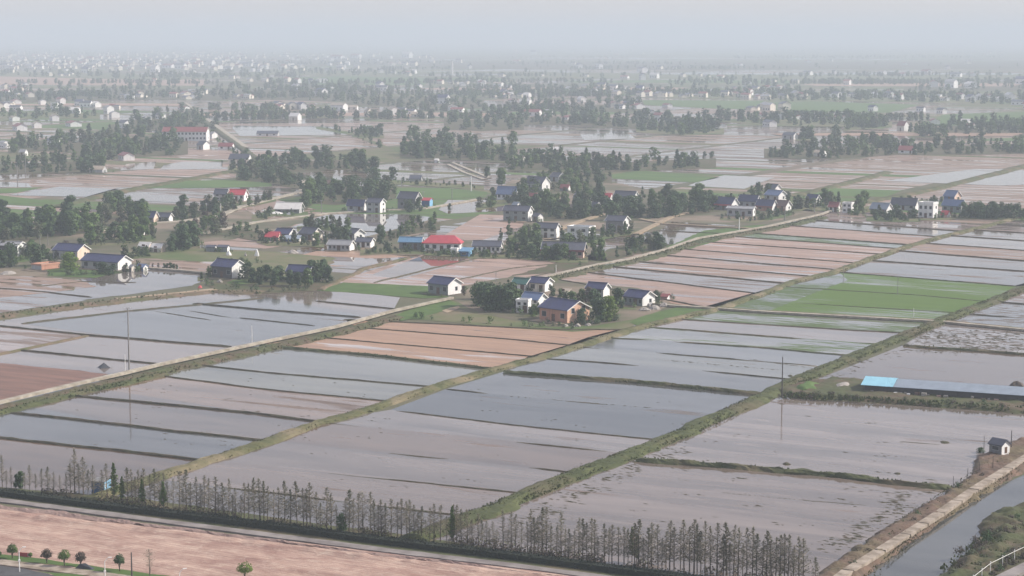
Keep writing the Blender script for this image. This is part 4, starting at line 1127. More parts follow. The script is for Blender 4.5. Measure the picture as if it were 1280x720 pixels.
for px, py in [(8, 116), (32, 108), (162, 124), (69, 137), (94, 142), (108, 134), (120, 134), (100, 132), (143, 147), (68, 151), (46, 160), (25, 163), (67, 181), (240, 123), (201, 149), (156, 160), (158, 200), (5, 185), (20, 137), (53, 131), (18, 151), (92, 158), (230, 137), (76, 130), (136, 142), (185, 151), (20, 130), (5, 135)]:
    speck(px, py, 'small white house between the hazy groves at left', G7, srnd.uniform(.85, 1.15))
G8 = 'tall blocks of the far town'
for px, py, sx, kd in [(357, 72, 1.0, 0), (422, 74, 1.6, 2), (445, 72, 1.4, 2), (488, 73, .8, 1), (312, 83, 1.2, 0), (194, 90, 1.1, 1), (226, 86, 1.0, 0), (263, 83, 1.2, 1), (509, 72, 1.9, 3), (211, 85, 1.0, 2)]:
    speck(px, py, 'larger pale block standing in the far town', G8, 2.0 * sx, kd, 40)

# the rest of the far settlements: too many and too small to count
def far_settlements():
    r = random.Random(8)
    V, Fc, M = [], [], []
    base = [speck_mesh(i) for i in range(8)]
    spots = []
    for i in range(330):
        spots.append((r.choice([r.gauss(70, 55), r.gauss(230, 70), r.uniform(-20, 520)]), r.choice([r.gauss(83, 2.5), r.gauss(77, 3), r.gauss(70, 2)]), 1.2))
    for i in range(60):
        cx, cy = r.uniform(-20, 1300), r.choice([64, 68, 74, 80, 86, 96, 103, 112, 120, 122, 136]) + r.gauss(0, 1)
        for k in range(r.randint(2, 8)):
            spots.append((cx + r.gauss(0, 16), cy + r.gauss(0, .7), .85 if cy > 90 else 1.1))
    for px, py, sc in spots:
        if py < 61 or (px > 540 and py < 104 and r.random() < .75): continue
        b = base[r.randrange(8)]
        p = at(px, py, 0.05)
        a = -R(r.choice([r.uniform(15, 40), r.uniform(45, 80)])) - az(px); s = sc * r.uniform(.6, 1.25)
        ca, sa = math.cos(a) * s, math.sin(a) * s
        n = len(V)
        V += [(p.x + v[0] * ca - v[1] * sa, p.y + v[0] * sa + v[1] * ca, v[2] * s) for v in b.v]
        Fc += [[n + j for j in f] for f in b.f]
        rf = r.choice([1, 1, 2, 3])
        M += [rf if q == 1 else (4 if q == 2 else 0) for q in b.m]
    o = mk('distant_settlement', V, Fc, ['wall_cream', 'roof_slate', 'roof_dull_red', 'roof_grey', 'pane_dark'], None, M)
    o['kind'] = 'stuff'
far_settlements()

# paved yards before the nearer houses
for rt, (L_, D_, e_, h_) in HOUSES:
    if rt.location.y > 900 or D_ < 4 or rt.name.startswith('pump') : continue
    rz = rt.rotation_euler.z; dx, dy = Vector((math.cos(rz), math.sin(rz), 0)), Vector((-math.sin(rz), math.cos(rz), 0))
    c = rt.location
    k = random.uniform(3.0, 5.5)
    V = [c - dx * L_ * .55 - dy * (D_ / 2 + k), c + dx * L_ * .5 - dy * (D_ / 2 + k * .8), c + dx * (L_ * .5 + .8) + dy * (D_ * .5), c - dx * (L_ * .5 + .8) + dy * (D_ * .5)]
    z = 0.24 + random.random() * .03
    struct(mk('house_yard', [(v.x, v.y, z) for v in V], [[0, 1, 2, 3]], random.choice(['slab_concrete', 'dirt_path', 'yard', 'yard', 'dirt_path'])))
# ------------------------------------------------------------------ trees
def rvec(r):
    while True:
        v = Vector((r.uniform(-1, 1), r.uniform(-1, 1), r.uniform(-1, 1)))
        if 0.05 < v.length < 1:
            return v

def leaf_quad(b, c, nrm, s, r, mi=0):
    t = nrm.orthogonal().normalized()
    u = nrm.cross(t)
    a = r.uniform(0, 6.28)
    t, u = t * math.cos(a) + u * math.sin(a), u * math.cos(a) - t * math.sin(a)
    k = r.uniform(.55, 1.0)
    b.face([c - t * s, c - u * s * k, c + t * s * .9, c + u * s * k * 1.1], mi)

def crown_mesh(b, r, h, wid, n, ls, z0=.18, shape='round', mi=0):
    """leaf clumps through the volume of an uneven crown"""
    lobes = []
    k = r.randint(9, 14)
    for i in range(k):
        t = (i + r.random()) / k
        z = h * (z0 + (1 - z0) * t) * .97
        if shape == 'cone':
            rad = wid * (1.02 - t) * .8
        elif shape == 'column':
            rad = wid * .55 * (1 - t ** 3)
        else:
            rad = wid * math.sqrt(max(.05, 1 - (2 * t - .85) ** 2 * .8)) * .72
        a = r.uniform(0, 6.28)
        d = rad * r.uniform(.15, .8)
        lr = (wid * r.uniform(.34, .56)) if shape == 'round' else rad * r.uniform(.5, .8) + .15
        lobes.append((Vector((math.cos(a) * d, math.sin(a) * d, min(z, h - lr * .6))), lr))
    for i in range(n):
        c, lr = lobes[r.randrange(k)]
        v = rvec(r)
        v = v.normalized() * (v.length ** .45)
        p = c + Vector((v.x * lr, v.y * lr, v.z * lr * .8))
        nrm = (v + rvec(r) * .7 + Vector((0, 0, .25))).normalized()
        leaf_quad(b, p, nrm, ls * r.uniform(.6, 1.25), r, mi)

def trunk_mesh(b, r, h, rad, mi=0):
    p = Vector((0, 0, -.3)); q = Vector((r.uniform(-.2, .2), r.uniform(-.2, .2), h * .45))
    b.tube(p, q, rad, rad * .65, 6, mi)
    for i in range(4):
        a = r.uniform(0, 6.28)
        b.tube(q - Vector((0, 0, r.uniform(0, h * .15))), q + Vector((math.cos(a) * h * .2, math.sin(a) * h * .2, h * r.uniform(.15, .35))), rad * .45, rad * .12, 4, mi, False)

TREES = {}      # kind -> list of (trunk mesh, crown mesh, one piece mesh)
def meshes_of(builder, name, mats):
    o = builder.build(name, mats); me = o.data
    bpy.data.objects.remove(o)
    return me
def make_kind(kind, mat, shape, wid, n, ls, count, z0=.15, h=8.0):
    lst = []
    for i in range(count):
        r = random.Random(hash((kind, i)) % 1000 if False else (sum(map(ord, kind)) * 31 + i * 7))
        bt = MB(); trunk_mesh(bt, r, h, .16)
        bc = MB(); crown_mesh(bc, r, h, wid * r.uniform(.85, 1.15), n, ls, z0, shape)
        one = MB(); one.v = bc.v + bt.v
        k = len(bc.v)
        one.f = bc.f + [[j + k for j in f] for f in bt.f]; one.m = [0] * len(bc.f) + [1] * len(bt.f)
        lst.append((meshes_of(bt, 'trunk', 'bark'), meshes_of(bc, 'crown', mat), meshes_of(one, 'tree', [mat, 'bark']), h))
    TREES[kind] = lst
make_kind('dark', 'leaf_dark', 'round', 3.3, 900, .42, 5)
make_kind('mid', 'leaf_mid', 'round', 3.3, 800, .44, 5)
make_kind('bright', 'leaf_bright', 'round', 3.4, 1500, .32, 2, .08)
make_kind('conifer', 'leaf_dark', 'cone', 2.4, 700, .36, 3, .1)
make_kind('bushy', 'leaf_dark', 'round', 4.6, 800, .45, 3, .02)
make_kind('grey', 'leaf_grey', 'round', 3.0, 620, .34, 3)
make_kind('column', 'leaf_mid', 'column', 2.6, 620, .36, 3, .08)
make_kind('brown', 'leaf_brown', 'round', 3.2, 520, .34, 2)
trnd = random.Random(21)

def tree(kind, px, py, hpx, label, group=None, name='broadleaf_tree', parts=False, z=.05, wide=1.0, wpos=None):
    tm, cm, om, h = trnd.choice(TREES[kind])
    p = wpos if wpos is not None else at(px, py, z)
    H_ = hpx * mpp(py) if wpos is None else hpx
    s = H_ / h
    sc = (s * wide * trnd.uniform(.9, 1.12), s * wide * trnd.uniform(.9, 1.12), s)
    rz = trnd.uniform(0, 6.28)
    if parts:
        root = empty(name, p, rz); root.scale = sc
        for nm, me in (('trunk', tm), ('crown', cm)):
            o = bpy.data.objects.new(nm, me); COL.objects.link(o); o.parent = root
    else:
        root = bpy.data.objects.new(name, om); COL.objects.link(root)
        root.location = p; root.rotation_euler = (0, 0, rz); root.scale = sc
    tag(root, label, 'tree', group)
    return root

# --- single trees that the photograph shows one by one
T = lambda *a, **k: tree(*a, parts=True, **k)
T('bright', 87, 339, 24, 'round bright green tree in front of the peach gabled house', wide=1.25)
T('bright', 760, 402, 32, 'large bright green tree right of the orange brick house', wide=1.0)
T('dark', 747, 403, 31, 'dark tree between the orange brick house and the large bright green tree')
T('dark', 727, 406, 21, 'dark tree standing before the peach gable of the orange brick house')
T('dark', 773, 384, 24, 'dark tree behind the bright green one, left of the rightmost cluster house')
T('dark', 821, 380, 17, 'dark round tree touching the right gable of the last navy roofed house')
T('dark', 741, 381, 20, 'dark tree in front of the tall narrow navy roofed house')
T('mid', 728, 379, 18, 'mid green tree left of the tall narrow navy roofed house')
T('dark', 690, 371, 14, 'dark tree above the ridge of the orange brick house, left one')
T('mid', 700, 374, 13, 'mid green tree above the ridge of the orange brick house, right one')
T('brown', 580, 370, 13, 'round brown tree against the white gable of the lone house')
T('dark', 683, 393, 18, 'dark tree between the violet roofed house and the orange house')
T('conifer', 635, 372, 24, 'narrow dark conifer rising behind the middle grove')
GC = 'dark trees of the middle grove'
for x, y, h in [(598, 383, 30), (607, 386, 32), (616, 388, 30), (626, 389, 32), (636, 390, 30), (645, 388, 28), (604, 374, 22), (614, 374, 20), (640, 379, 26), (651, 382, 20), (628, 378, 24)]:
    T(trnd.choice(['dark', 'dark', 'mid', 'bushy']), x, y, h, 'dark bushy tree in the grove left of the violet roofed house', group=GC, wide=1.0)
GH = 'trees round the house sunk in the grove'
for x, y, h in [(325, 356, 22), (334, 353, 22), (343, 358, 22), (350, 352, 20), (362, 357, 20), (372, 358, 18), (395, 352, 26), (404, 350, 26), (411, 353, 20), (390, 345, 20)]:
    T(trnd.choice(['dark', 'dark', 'bushy']), x, y, h, 'dark round tree in the grove around the lone navy roof above the flooded plots', group=GH)
T('mid', 385, 359, 24, 'fresher green tree in front of the gable of the house sunk in its grove')
T('dark', 45, 332, 27, 'dark tree right of the barn with the pale grey roof', wide=1.1)
T('dark', 14, 334, 24, 'dark tree in front of the barn with the pale grey roof', wide=1.1)
T('dark', 2, 335, 22, 'dark tree cut by the left edge beside the barn')
T('bushy', 128, 342, 15, 'dark spreading bush before the wide navy roof, left one', name='bush', wide=1.2)
T('bushy', 139, 343, 12, 'dark spreading bush before the wide navy roof, right one', name='bush', wide=1.2)
T('bushy', 156, 340, 9, 'dark bush at the corner of the white gable by the pond', name='bush')
T('brown', 155, 341, 8, 'small brown bush beside the tiny white store', name='bush')
T('dark', 68, 322, 14, 'dark tree left of the peach gabled house', wide=1.2)
T('dark', 55, 320, 15, 'dark tree behind the gap between barn and peach gabled house')
for x, h in [(222, 6), (235, 7), (193, 7), (199, 7)]:
    pass
GP = 'small dark trees on the causeway'
for x, y, h in [(191, 335, 6), (198, 335.5, 7), (205, 336, 7), (209, 336, 7), (213, 336, 8), (217, 336.5, 7), (221, 336.5, 6)]:
    tree('brown' if x < 200 else 'dark', x, y, h, 'small dark tree on the causeway, mirrored in the pond', GP, 'small_tree')
T('conifer', 835, 262, 20, 'x') if False else None
T('conifer', 1167, 266, 23, 'tall thin dark conifer above the rightmost village')
T('conifer', 771, 322, 16, 'left one of two dark conifers right of the long red house')
T('conifer', 783, 320, 18, 'right one of two dark conifers right of the long red house')
T('mid', 751, 324, 26, 'green tree at the right end of the long red house', wide=.9)
T('mid', 742, 321, 20, 'green tree close to the flat roofed white house', wide=.8)
T('conifer', 702, 298, 17, 'dark conifer between the two white two storey houses')
T('conifer', 636, 277 + 18, 22, 'tall dark conifer above the pink field, left of the centre village')
T('conifer', 626, 300, 16, 'shorter dark conifer left of the tall one by the pink field')
T('dark', 562, 263, 9, 'small round dark tree alone on the pond bank')
T('dark', 609, 222, 14, 'round dark tree beside the two narrow farm lanes')
T('mid', 627, 232, 22, 'green tree right of the round dark tree by the lanes')
T('dark', 616, 248, 14, 'dark tree left of the wide light blue roof')
T('mid', 589, 201, 20, 'slender green tree standing in front of the long far grove')
T('dark', 475, 305, 24, 'spiky dark tree right of the broad white gable', wide=.8)
T('dark', 433, 304, 22, 'dark tree left of the broad white gable')
T('dark', 416, 300, 20, 'dark tree behind the long grey shed, left one')
T('dark', 424, 302, 17, 'dark tree behind the long grey shed, middle one')
T('conifer', 407, 305, 16, 'pointed dark tree at the left end of the long grey shed')
T('bushy', 496 + 16, 265, 16, 'dark shrub hiding the front of the white rimmed gable house', name='bush')
T('dark', 524, 264, 18, 'tall dark tree at the corner of the white rimmed gable house')
T('mid', 682, 268, 32, 'large green tree in front of the large white gable', wide=.8)
T('dark', 747, 248, 26, 'tall dark square topped tree of the centre village', wide=.8)
T('mid', 655, 238, 16, 'green tree left of the large white gable')
T('mid', 720, 243, 22, 'large pale green tree behind the grey roofed house of the centre village', wide=1.1)
T('conifer', 803, 248, 16, 'dark conifer beside the wide grey roof')

# --- groves, each tree on its own as long as it is large in the picture
CAND = []
GROVES = []
def grove(pts, n, sy, hm, kinds, label, group, wide=1.0, name='broadleaf_tree'):
    r = random.Random(len(CAND) * 13 + n)
    far_ = group == 'distant'
    kinds = list(kinds) * 2 + (['mid', 'grey', 'column'] if len(set(kinds)) > 2 else ['grey'])
    n = int(n * 1.6)
    hm = (hm[0] * .62, hm[1] * .92)
    GROVES.append((pts, sy))
    for i in range(n):
        t = (i + r.random()) / n * (len(pts) - 1)
        k = min(int(t), len(pts) - 2)
        f = t - k
        x = pts[k][0] + (pts[k + 1][0] - pts[k][0]) * f
        x += r.gauss(0, 3)
        y = pts[k][1] + (pts[k + 1][1] - pts[k][1]) * f - (r.random() ** 1.2 * 1.2 - .12) * sy
        h = hm[0] + (hm[1] - hm[0]) * r.random() ** 1.5
        CAND.append((h / mpp(y), x, y, h, r.choice(kinds), label, group, wide, name))
DM = ['dark', 'dark', 'mid', 'bushy']
DK = ['dark', 'dark', 'bushy']
grove([(-10, 300), (40, 298), (100, 290), (180, 282)], 46, 22, (6.5, 11), DM, 'dense dark tree of the long grove left of the pale village road', 'trees of the left long grove')
grove([(108, 307), (150, 305), (190, 300)], 14, 8, (7, 10), ['mid', 'mid', 'dark'], 'fresher green tree in the clump above the two white roofed sheds', 'fresh green clump by the meadow')
grove([(218, 274), (250, 272), (292, 262)], 16, 10, (6, 9), DK, 'dark tree between the mud paddies and the bend of the pale road', 'trees inside the road bend')
grove([(212, 316), (226, 312), (245, 308)], 7, 6, (7, 11), DK, 'tall dark tree right of the two white roofed sheds', 'trees right of the white sheds')
grove([(222, 300), (245, 295), (275, 292), (320, 300)], 12, 12, (5, 8.5), ['dark', 'mid', 'brown'], 'loose tree on the slope behind the animal pens', 'loose trees behind the pens')
grove([(300, 224), (330, 226), (350, 230), (380, 238)], 22, 12, (6, 9), DK, 'dark tree at the left end of the big grove on the canal', 'left end of the big grove')
grove([(335, 215), (380, 212), (430, 210), (460, 215)], 26, 12, (7, 11), DM, 'dark tree in the top row of the big grove behind the white cottage', 'top row of the big grove')
grove([(385, 262), (392, 252), (420, 254), (450, 250), (490, 246)], 38, 20, (7, 11), ['mid', 'dark', 'mid', 'bushy'], 'leaning green tree in the big grove above the tall grey pond house', 'front of the big grove')
grove([(395, 246), (402, 240)], 4, 8, (8, 12), DK, 'tall dark tree left of the white brown roofed cottage', 'tall trees by the white cottage')
grove([(320, 276), (345, 268), (380, 272)], 7, 8, (3, 6), ['mid', 'brown'], 'low scrubby tree around the pale roofed barn', 'scrub round the pale barn')
grove([(455, 318), (490, 316), (530, 316)], 10, 6, (2.5, 4.5), ['bushy', 'dark'], 'low dark bush before the blue roofed workshop', 'bushes before the workshop', 1.2, 'bush')
grove([(590, 322), (640, 322), (690, 326)], 12, 3, (2, 3.6), ['bushy', 'mid'], 'low bush of the hedge along the pink mud field', 'bushes along the pink mud field', 1.3, 'bush')
grove([(536, 318), (585, 321)], 6, 1, (1.6, 2.6), ['bushy'], 'low dark bush before the red hipped roof house', 'bushes before the red roofed villa', 1.4, 'bush')
grove([(635, 312), (650, 322), (676, 324), (700, 327), (730, 327)], 18, 6, (4, 7.5), DM, 'tree in the row before the long red house', 'trees before the long red house')
grove([(480, 302), (510, 292), (545, 285)], 10, 10, (3.5, 6), ['mid', 'mid', 'brown'], 'low green tree on the bank between pond and pink field', 'trees on the bank by the pond')
grove([(650, 273), (690, 274), (730, 272), (748, 268)], 30, 18, (6.5, 10), DM, 'tree in the dense front wood of the centre village', 'front wood of the centre village')
grove([(640, 256), (665, 240), (700, 238), (740, 236)], 18, 12, (6, 9), DM, 'tree among the upper houses of the centre village', 'trees among the upper houses')
grove([(755, 276), (780, 274), (802, 274)], 16, 16, (7, 10.5), DK, 'very dark tree of the grove right of the centre village wood', 'very dark grove')
grove([(810, 272), (840, 268), (870, 266), (895, 262)], 24, 16, (7, 11), DM, 'tree of the grove between the centre and right hand villages', 'grove between the villages')
grove([(785, 316), (805, 312), (828, 312)], 9, 10, (4.5, 7.5), ['mid', 'dark', 'brown'], 'shrubby tree on the bank below the dirt lanes', 'shrubby trees below the lanes')
grove([(905, 274), (945, 278), (985, 268)], 9, 2, (2.5, 4.5), DK, 'dark bush before the houses of the right hand village', 'bushes of the right hand village', 1.2, 'bush')
grove([(940, 245), (960, 243), (1000, 258), (1035, 258), (1048, 256)], 16, 5, (5, 8), DM, 'rounded tree between the houses of the right hand village', 'trees of the right hand village')
grove([(1068, 268), (1076, 266), (1084, 262)], 7, 6, (7, 10), ['mid', 'dark'], 'green tree right of the grey white unfinished house', 'green trees by the unfinished house')
grove([(1088, 275), (1120, 276), (1145, 276)], 15, 5, (4, 6.5), DK, 'dark tree of the hedge below the grey blue roof', 'hedge below the grey blue roof')
grove([(1205, 273), (1240, 273), (1290, 275)], 20, 4, (5, 8), DK, 'dark tree of the hedgerow right of the rightmost village', 'hedgerow at the right edge')
grove([(1120, 256), (1150, 254), (1180, 256)], 7, 4, (4, 7), DK, 'dark tree behind the roofs of the rightmost village', 'trees behind the rightmost village')
for pts, n, sy, hm, lab, grp in (
    ([(60, 328), (75, 324), (110, 318)], 6, 5, (4, 6.5), 'tree tucked between the navy roofs of the left village', 'trees between the left village roofs'),
    ([(-10, 330), (30, 326), (45, 322)], 6, 8, (4.5, 7), 'tree round the barn at the left edge', 'trees round the left barn'),
    ([(150, 324), (172, 322), (186, 320)], 6, 3, (3, 5), 'low tree on the meadow behind the small blue roof', 'low trees behind the small blue roof'),
    ([(252, 350), (264, 346), (262, 338)], 4, 4, (3, 5.5), 'tree at the left wall of the dark timber barn', 'trees at the timber barn'),
    ([(305, 355), (318, 352)], 4, 6, (3.5, 6), 'tree between the timber barn and the sunken house grove', 'trees between barn and grove'),
    ([(326, 302), (334, 306), (360, 306), (400, 308)], 12, 5, (3, 6), 'tree in front of the slate and red roofs of the middle row', 'trees before the middle row'),
    ([(376, 288), (400, 286), (440, 290)], 9, 5, (4, 7), 'tree behind the roofs of the middle row', 'trees behind the middle row'),
    ([(640, 300), (660, 303), (672, 306)], 9, 8, (4, 7), 'tree left of the white two storey house with dark windows', 'trees left of the white house'),
    ([(700, 308), (720, 306), (745, 304)], 8, 4, (3.5, 6.5), 'tree between the two white houses and the long red house', 'trees above the long red house'),
    ([(750, 300), (775, 294), (795, 292)], 8, 3, (3, 5.5), 'tree round the dark fronted house', 'trees round the dark fronted house'),
    ([(895, 262), (925, 258), (950, 250)], 10, 6, (4, 7), 'tree behind the navy roofs of the right hand village', 'trees behind the navy roofs'),
    ([(985, 262), (1010, 262), (1045, 262)], 9, 6, (4, 7), 'tree between the right hand village and the pink cottage', 'trees by the pink cottage'),
    ([(1146, 274), (1175, 274), (1200, 272)], 8, 3, (3, 5), 'low tree before the tall white house', 'low trees before the tall white house'),
    ([(660, 396), (672, 392)], 3, 2, (3, 4.5), 'low tree at the foot of the white annex', 'low trees at the white annex'),
    ([(690, 384), (720, 382), (790, 386)], 8, 4, (3, 5.5), 'tree between the houses of the middle cluster', 'trees inside the middle cluster'),
    ([(280, 262), (320, 256), (340, 250)], 8, 6, (3, 6), 'tree round the red roof by the bending road', 'trees round the red roof'),
    ([(600, 262), (640, 254), (655, 250)], 10, 8, (3.5, 7), 'tree round the wide light blue roof', 'trees round the light blue roof')):
    grove(pts, n, sy, hm, ['dark', 'mid', 'grey', 'bushy', 'brown'], lab, grp)
grove([(480, 228), (540, 232), (600, 236)], 14, 4, (2, 3.6), ['bushy', 'brown'], 'low bush along the strip beyond the light blue roof', 'bushes along the green strip', 1.3, 'bush')
grove([(0, 216), (50, 215), (100, 214), (125, 215)], 26, 14, (6.5, 10), DM, 'tree of the dark left grove before the mud paddies', 'dark left grove')
for g in (([(505, 195), (560, 197), (640, 202)], 60, 22, (7, 12)), ([(640, 212), (700, 210), (760, 214), (890, 208)], 70, 12, (6, 10)), ([(690, 225), (730, 220), (760, 228)], 14, 10, (5, 8)),
          ([(15, 190), (60, 187), (90, 190)], 24, 14, (7, 11)), ([(100, 200), (150, 195), (230, 190)], 70, 28, (7, 12)), ([(200, 175), (225, 165), (270, 164)], 18, 12, (7, 10)), ([(140, 170), (200, 158), (250, 155)], 30, 16, (7, 12)),
          ([(0, 128), (100, 124), (230, 122)], 70, 14, (8, 13)), ([(0, 150), (60, 146), (120, 148)], 22, 8, (7, 11)), ([(245, 124), (320, 122), (400, 125), (440, 126)], 60, 14, (8, 14)), ([(440, 130), (520, 131), (600, 134)], 50, 14, (8, 13)), ([(310, 142), (352, 143)], 16, 5, (7, 11)), ([(378, 146), (420, 147)], 20, 6, (8, 11)),
          ([(560, 160), (600, 162), (650, 160)], 26, 14, (8, 13)), ([(445, 170), (475, 172)], 8, 3, (8, 11)), ([(645, 154), (720, 155), (800, 160), (890, 164)], 70, 12, (8, 13)), ([(800, 164), (850, 168), (900, 166)], 22, 6, (8, 12)), ([(900, 150), (960, 156), (1060, 157), (1100, 160)], 50, 8, (8, 13)),
          ([(1060, 162), (1110, 158)], 10, 6, (9, 13)), ([(1140, 170), (1180, 171)], 14, 8, (8, 12)), ([(1180, 168), (1240, 166), (1290, 166)], 30, 12, (8, 13)), ([(1000, 175), (1015, 174)], 5, 2, (9, 13)), ([(1034, 182), (1048, 178)], 6, 2, (10, 14)),
          ([(960, 196), (1040, 197), (1120, 192), (1200, 192), (1290, 190)], 90, 12, (6, 10)), ([(1075, 184), (1120, 186)], 18, 6, (8, 11)), ([(960, 126), (1060, 125), (1150, 127), (1290, 130)], 80, 8, (8, 13)), ([(840, 122), (920, 122), (1000, 116)], 40, 7, (8, 13)),
          ([(640, 138), (700, 138), (800, 138)], 40, 12, (8, 13)), ([(640, 114), (740, 116), (840, 117)], 40, 6, (8, 13)), ([(1135, 112), (1200, 112), (1290, 112)], 30, 10, (8, 14)), ([(320, 105), (400, 118), (450, 112)], 30, 12, (8, 13)), ([(540, 108), (600, 100), (640, 108)], 24, 8, (8, 13)), ([(840, 108), (900, 105), (960, 108)], 30, 6, (9, 14)),
          ([(0, 94), (200, 99), (330, 95)], 60, 6, (9, 15)), ([(330, 92), (420, 94), (520, 93)], 40, 5, (9, 14)), ([(0, 84), (200, 84), (480, 80)], 60, 10, (8, 13)), ([(520, 84), (800, 86), (1280, 84)], 26, 10, (8, 12)), ([(640, 96), (900, 98), (1280, 98)], 30, 6, (8, 12)), ([(0, 70), (640, 70), (1280, 72)], 20, 8, (8, 12)),
          ([(250, 165), (268, 172), (300, 196), (330, 212)], 16, 2, (4, 7)), ([(400, 160), (440, 168), (480, 186)], 10, 2, (3, 6)), ([(640, 200), (700, 198)], 10, 6, (5, 8)), ([(290, 215), (340, 217)], 14, 8, (7, 10))):
    grove(g[0], g[1], g[2], g[3], DM, 'dark tree in the distant groves', 'distant')
CAND.sort(key=lambda c: -c[0])
n_done = len([o for o in COL.objects if o.get('category') == 'tree'])
own = [c for c in CAND if c[6] != 'distant']
N_OWN = max(0, 300 - n_done)
rest = own[N_OWN:] + [c for c in CAND if c[6] == 'distant']
for c in own[:N_OWN]:
    tree(c[4], c[1], c[2], c[3] / mpp(c[2]), c[5], c[6], c[8], wide=c[7])
# grassy ground under the groves
for pts, sy in GROVES:
    up = [(x, y - sy * .75 - 1.2) for x, y in pts]; dn = [(x, y + .8 + sy * .08) for x, y in pts]
    up[0] = (up[0][0] - 5, up[0][1]); dn[0] = (dn[0][0] - 5, dn[0][1]); up[-1] = (up[-1][0] + 5, up[-1][1]); dn[-1] = (dn[-1][0] + 5, dn[-1][1])
    sheet('grove_ground', up + dn[::-1], 'bank_grass' if sy > 8 else 'meadow', 0.16 + random.random() * .02)
# all the smaller, farther ones: one mass
def far_woods():
    V, Fc, M = [], [], []
    protos = []
    for i in range(8):
        r = random.Random(300 + i)
        b = MB(); crown_mesh(b, r, 8.0, 3.6 if i < 6 else 2.6, 170, .75, .03, 'round' if i < 6 else 'column')
        protos.append(b)
    r = random.Random(77)
    extra = []
    for i in range(110):
        cx, cy = r.uniform(-30, 1310), r.choice([60, 64, 67, 72, 79, 80, 86, 87, 95, 103, 104, 112, 119, 121, 135, 137, 148]) + r.gauss(0, .8)
        if 640 < cx and 124 < cy < 142: continue
        if cy < 92 and r.random() < (.4 if cx < 540 else .6): continue
        ln = r.uniform(25, 110) * (1 if cy > 80 else 1.5)
        for k in range(int(ln * r.uniform(.35, .8))):
            extra.append((0, cx + r.uniform(-ln, ln), cy + r.gauss(0, .55), r.uniform(4.5, 9), r.choice(['dark', 'mid', 'grey'])))
    for c in rest + [e for e in extra if e[2] > 56]:
        b = r.choice(protos)
        p = at(c[1], c[2], 0)
        if p.y > 15000: continue
        s = c[3] / 8.0; a = r.uniform(0, 6.28); ca, sa = math.cos(a) * s * 1.15, math.sin(a) * s * 1.15
        n = len(V)
        V += [(p.x + v[0] * ca - v[1] * sa, p.y + v[0] * sa + v[1] * ca, v[2] * s) for v in b.v]
        Fc += [[n + j for j in f] for f in b.f]
        mi = 1 if c[4] in ('mid', 'column') else 2 if c[4] == 'grey' else 0
        M += [mi] * len(b.f)
    o = mk('distant_woods', V, Fc, ['leaf_dark', 'leaf_mid', 'leaf_grey'], None, M)
    o['kind'] = 'stuff'
far_woods()

# ------------------------------------------------------------------ the bare row along the front
def bare_meshes(seed, h=8.0, buds=0, wid=1.25, fork=False):
    r = random.Random(seed)
    bt = MB()
    lean = Vector((r.uniform(-.15, .15), r.uniform(-.15, .15), 0))
    last = Vector((0, 0, -.3)); rad = .12
    for i in range(1, 7):
        q = Vector((lean.x * i / 6 + r.uniform(-.03, .03), lean.y * i / 6 + r.uniform(-.03, .03), h * i / 6))
        nr = .12 * (1 - i / 6.3)
        bt.tube(last, q, rad, nr, 5, 0, i == 6); last, rad = q, nr
    bc = MB()
    nb = 110
    for i in range(nb):
        t = .18 + .80 * (i + r.random()) / nb
        z = h * t
        a = r.uniform(0, 6.28)
        ln = wid * ((1.02 - t) / .85) ** .95 * r.uniform(.55, 1.1) * (1 if t > .33 else (t - .1) / .23)
        if fork: ln = wid * math.sin(min(1, max(0, (t - .35) / .65)) * 2.7 + .25) * r.uniform(.6, 1.1) if t > .35 else .15
        up = r.uniform(.2, .6)
        p = Vector((lean.x * t, lean.y * t, z))
        q = p + Vector((math.cos(a) * ln, math.sin(a) * ln, ln * up))
        bc.tube(p, q, .029, .009, 3, 0, False)
        for j in range(8):
            f = r.uniform(.2, 1)
            c = p.lerp(q, f)
            e = c + Vector((math.cos(a + r.uniform(-1.2, 1.2)), math.sin(a + r.uniform(-1.2, 1.2)), r.uniform(.1, .9))) * r.uniform(.2, .5) * (1.1 - .4 * t)
            s = Vector((-(e - c).y, (e - c).x, 0)); s = s.normalized() * .022 if s.length > 1e-4 else Vector((.022, 0, 0))
            bc.face([c - s, c + s, e], 0)
        for j in range(buds):
            c = p.lerp(q, r.uniform(.2, 1.05))
            leaf_quad(bc, c + rvec(r) * .15, rvec(r).normalized(), r.uniform(.05, .11) if buds < 9 else r.uniform(.1, .2), r, 1)
    tm = meshes_of(bt, 'trunk', 'bare_trunk'); cm = meshes_of(bc, 'crown', ['twig', 'leaf_grey' if buds < 9 else 'leaf_mid'])
    return tm, cm, h
BARE = [bare_meshes(i, 8, 3, 2.2) for i in range(5)] + [bare_meshes(20 + i, 8, 4, 2.4) for i in range(4)]
BUD = [bare_meshes(50 + i, 8, 7, 2.1) for i in range(3)]
GREEN = [bare_meshes(60 + i, 8, 14, 1.6) for i in range(2)]
FORK = [bare_meshes(70, 8, 3, 2.0, True), bare_meshes(71, 8, 2, 1.8, True)]
def rowline(x):
    return lerp_px([(-20, 609), (0, 611), (100, 622), (160, 630), (240, 642), (320, 652), (450, 669), (640, 688), (740, 702), (865, 716), (960, 727), (1040, 738)], x)
def row_tree(x, y, hpx, pool, label, group='bare slender trees of the front row'):
    tm, cm, h = trnd.choice(pool)
    s = hpx * mpp(y) / h
    root = empty('bare_tree' if pool is not GREEN else 'conifer', at(x, y, .1), trnd.uniform(0, 6.28))
    ws = s * trnd.uniform(.9, 1.2)
    root.scale = (ws, ws, s)
    for nm, me in (('trunk', tm), ('crown', cm)):
        o = bpy.data.objects.new(nm, me); COL.objects.link(o); o.parent = root
    tag(root, label, 'tree', group)
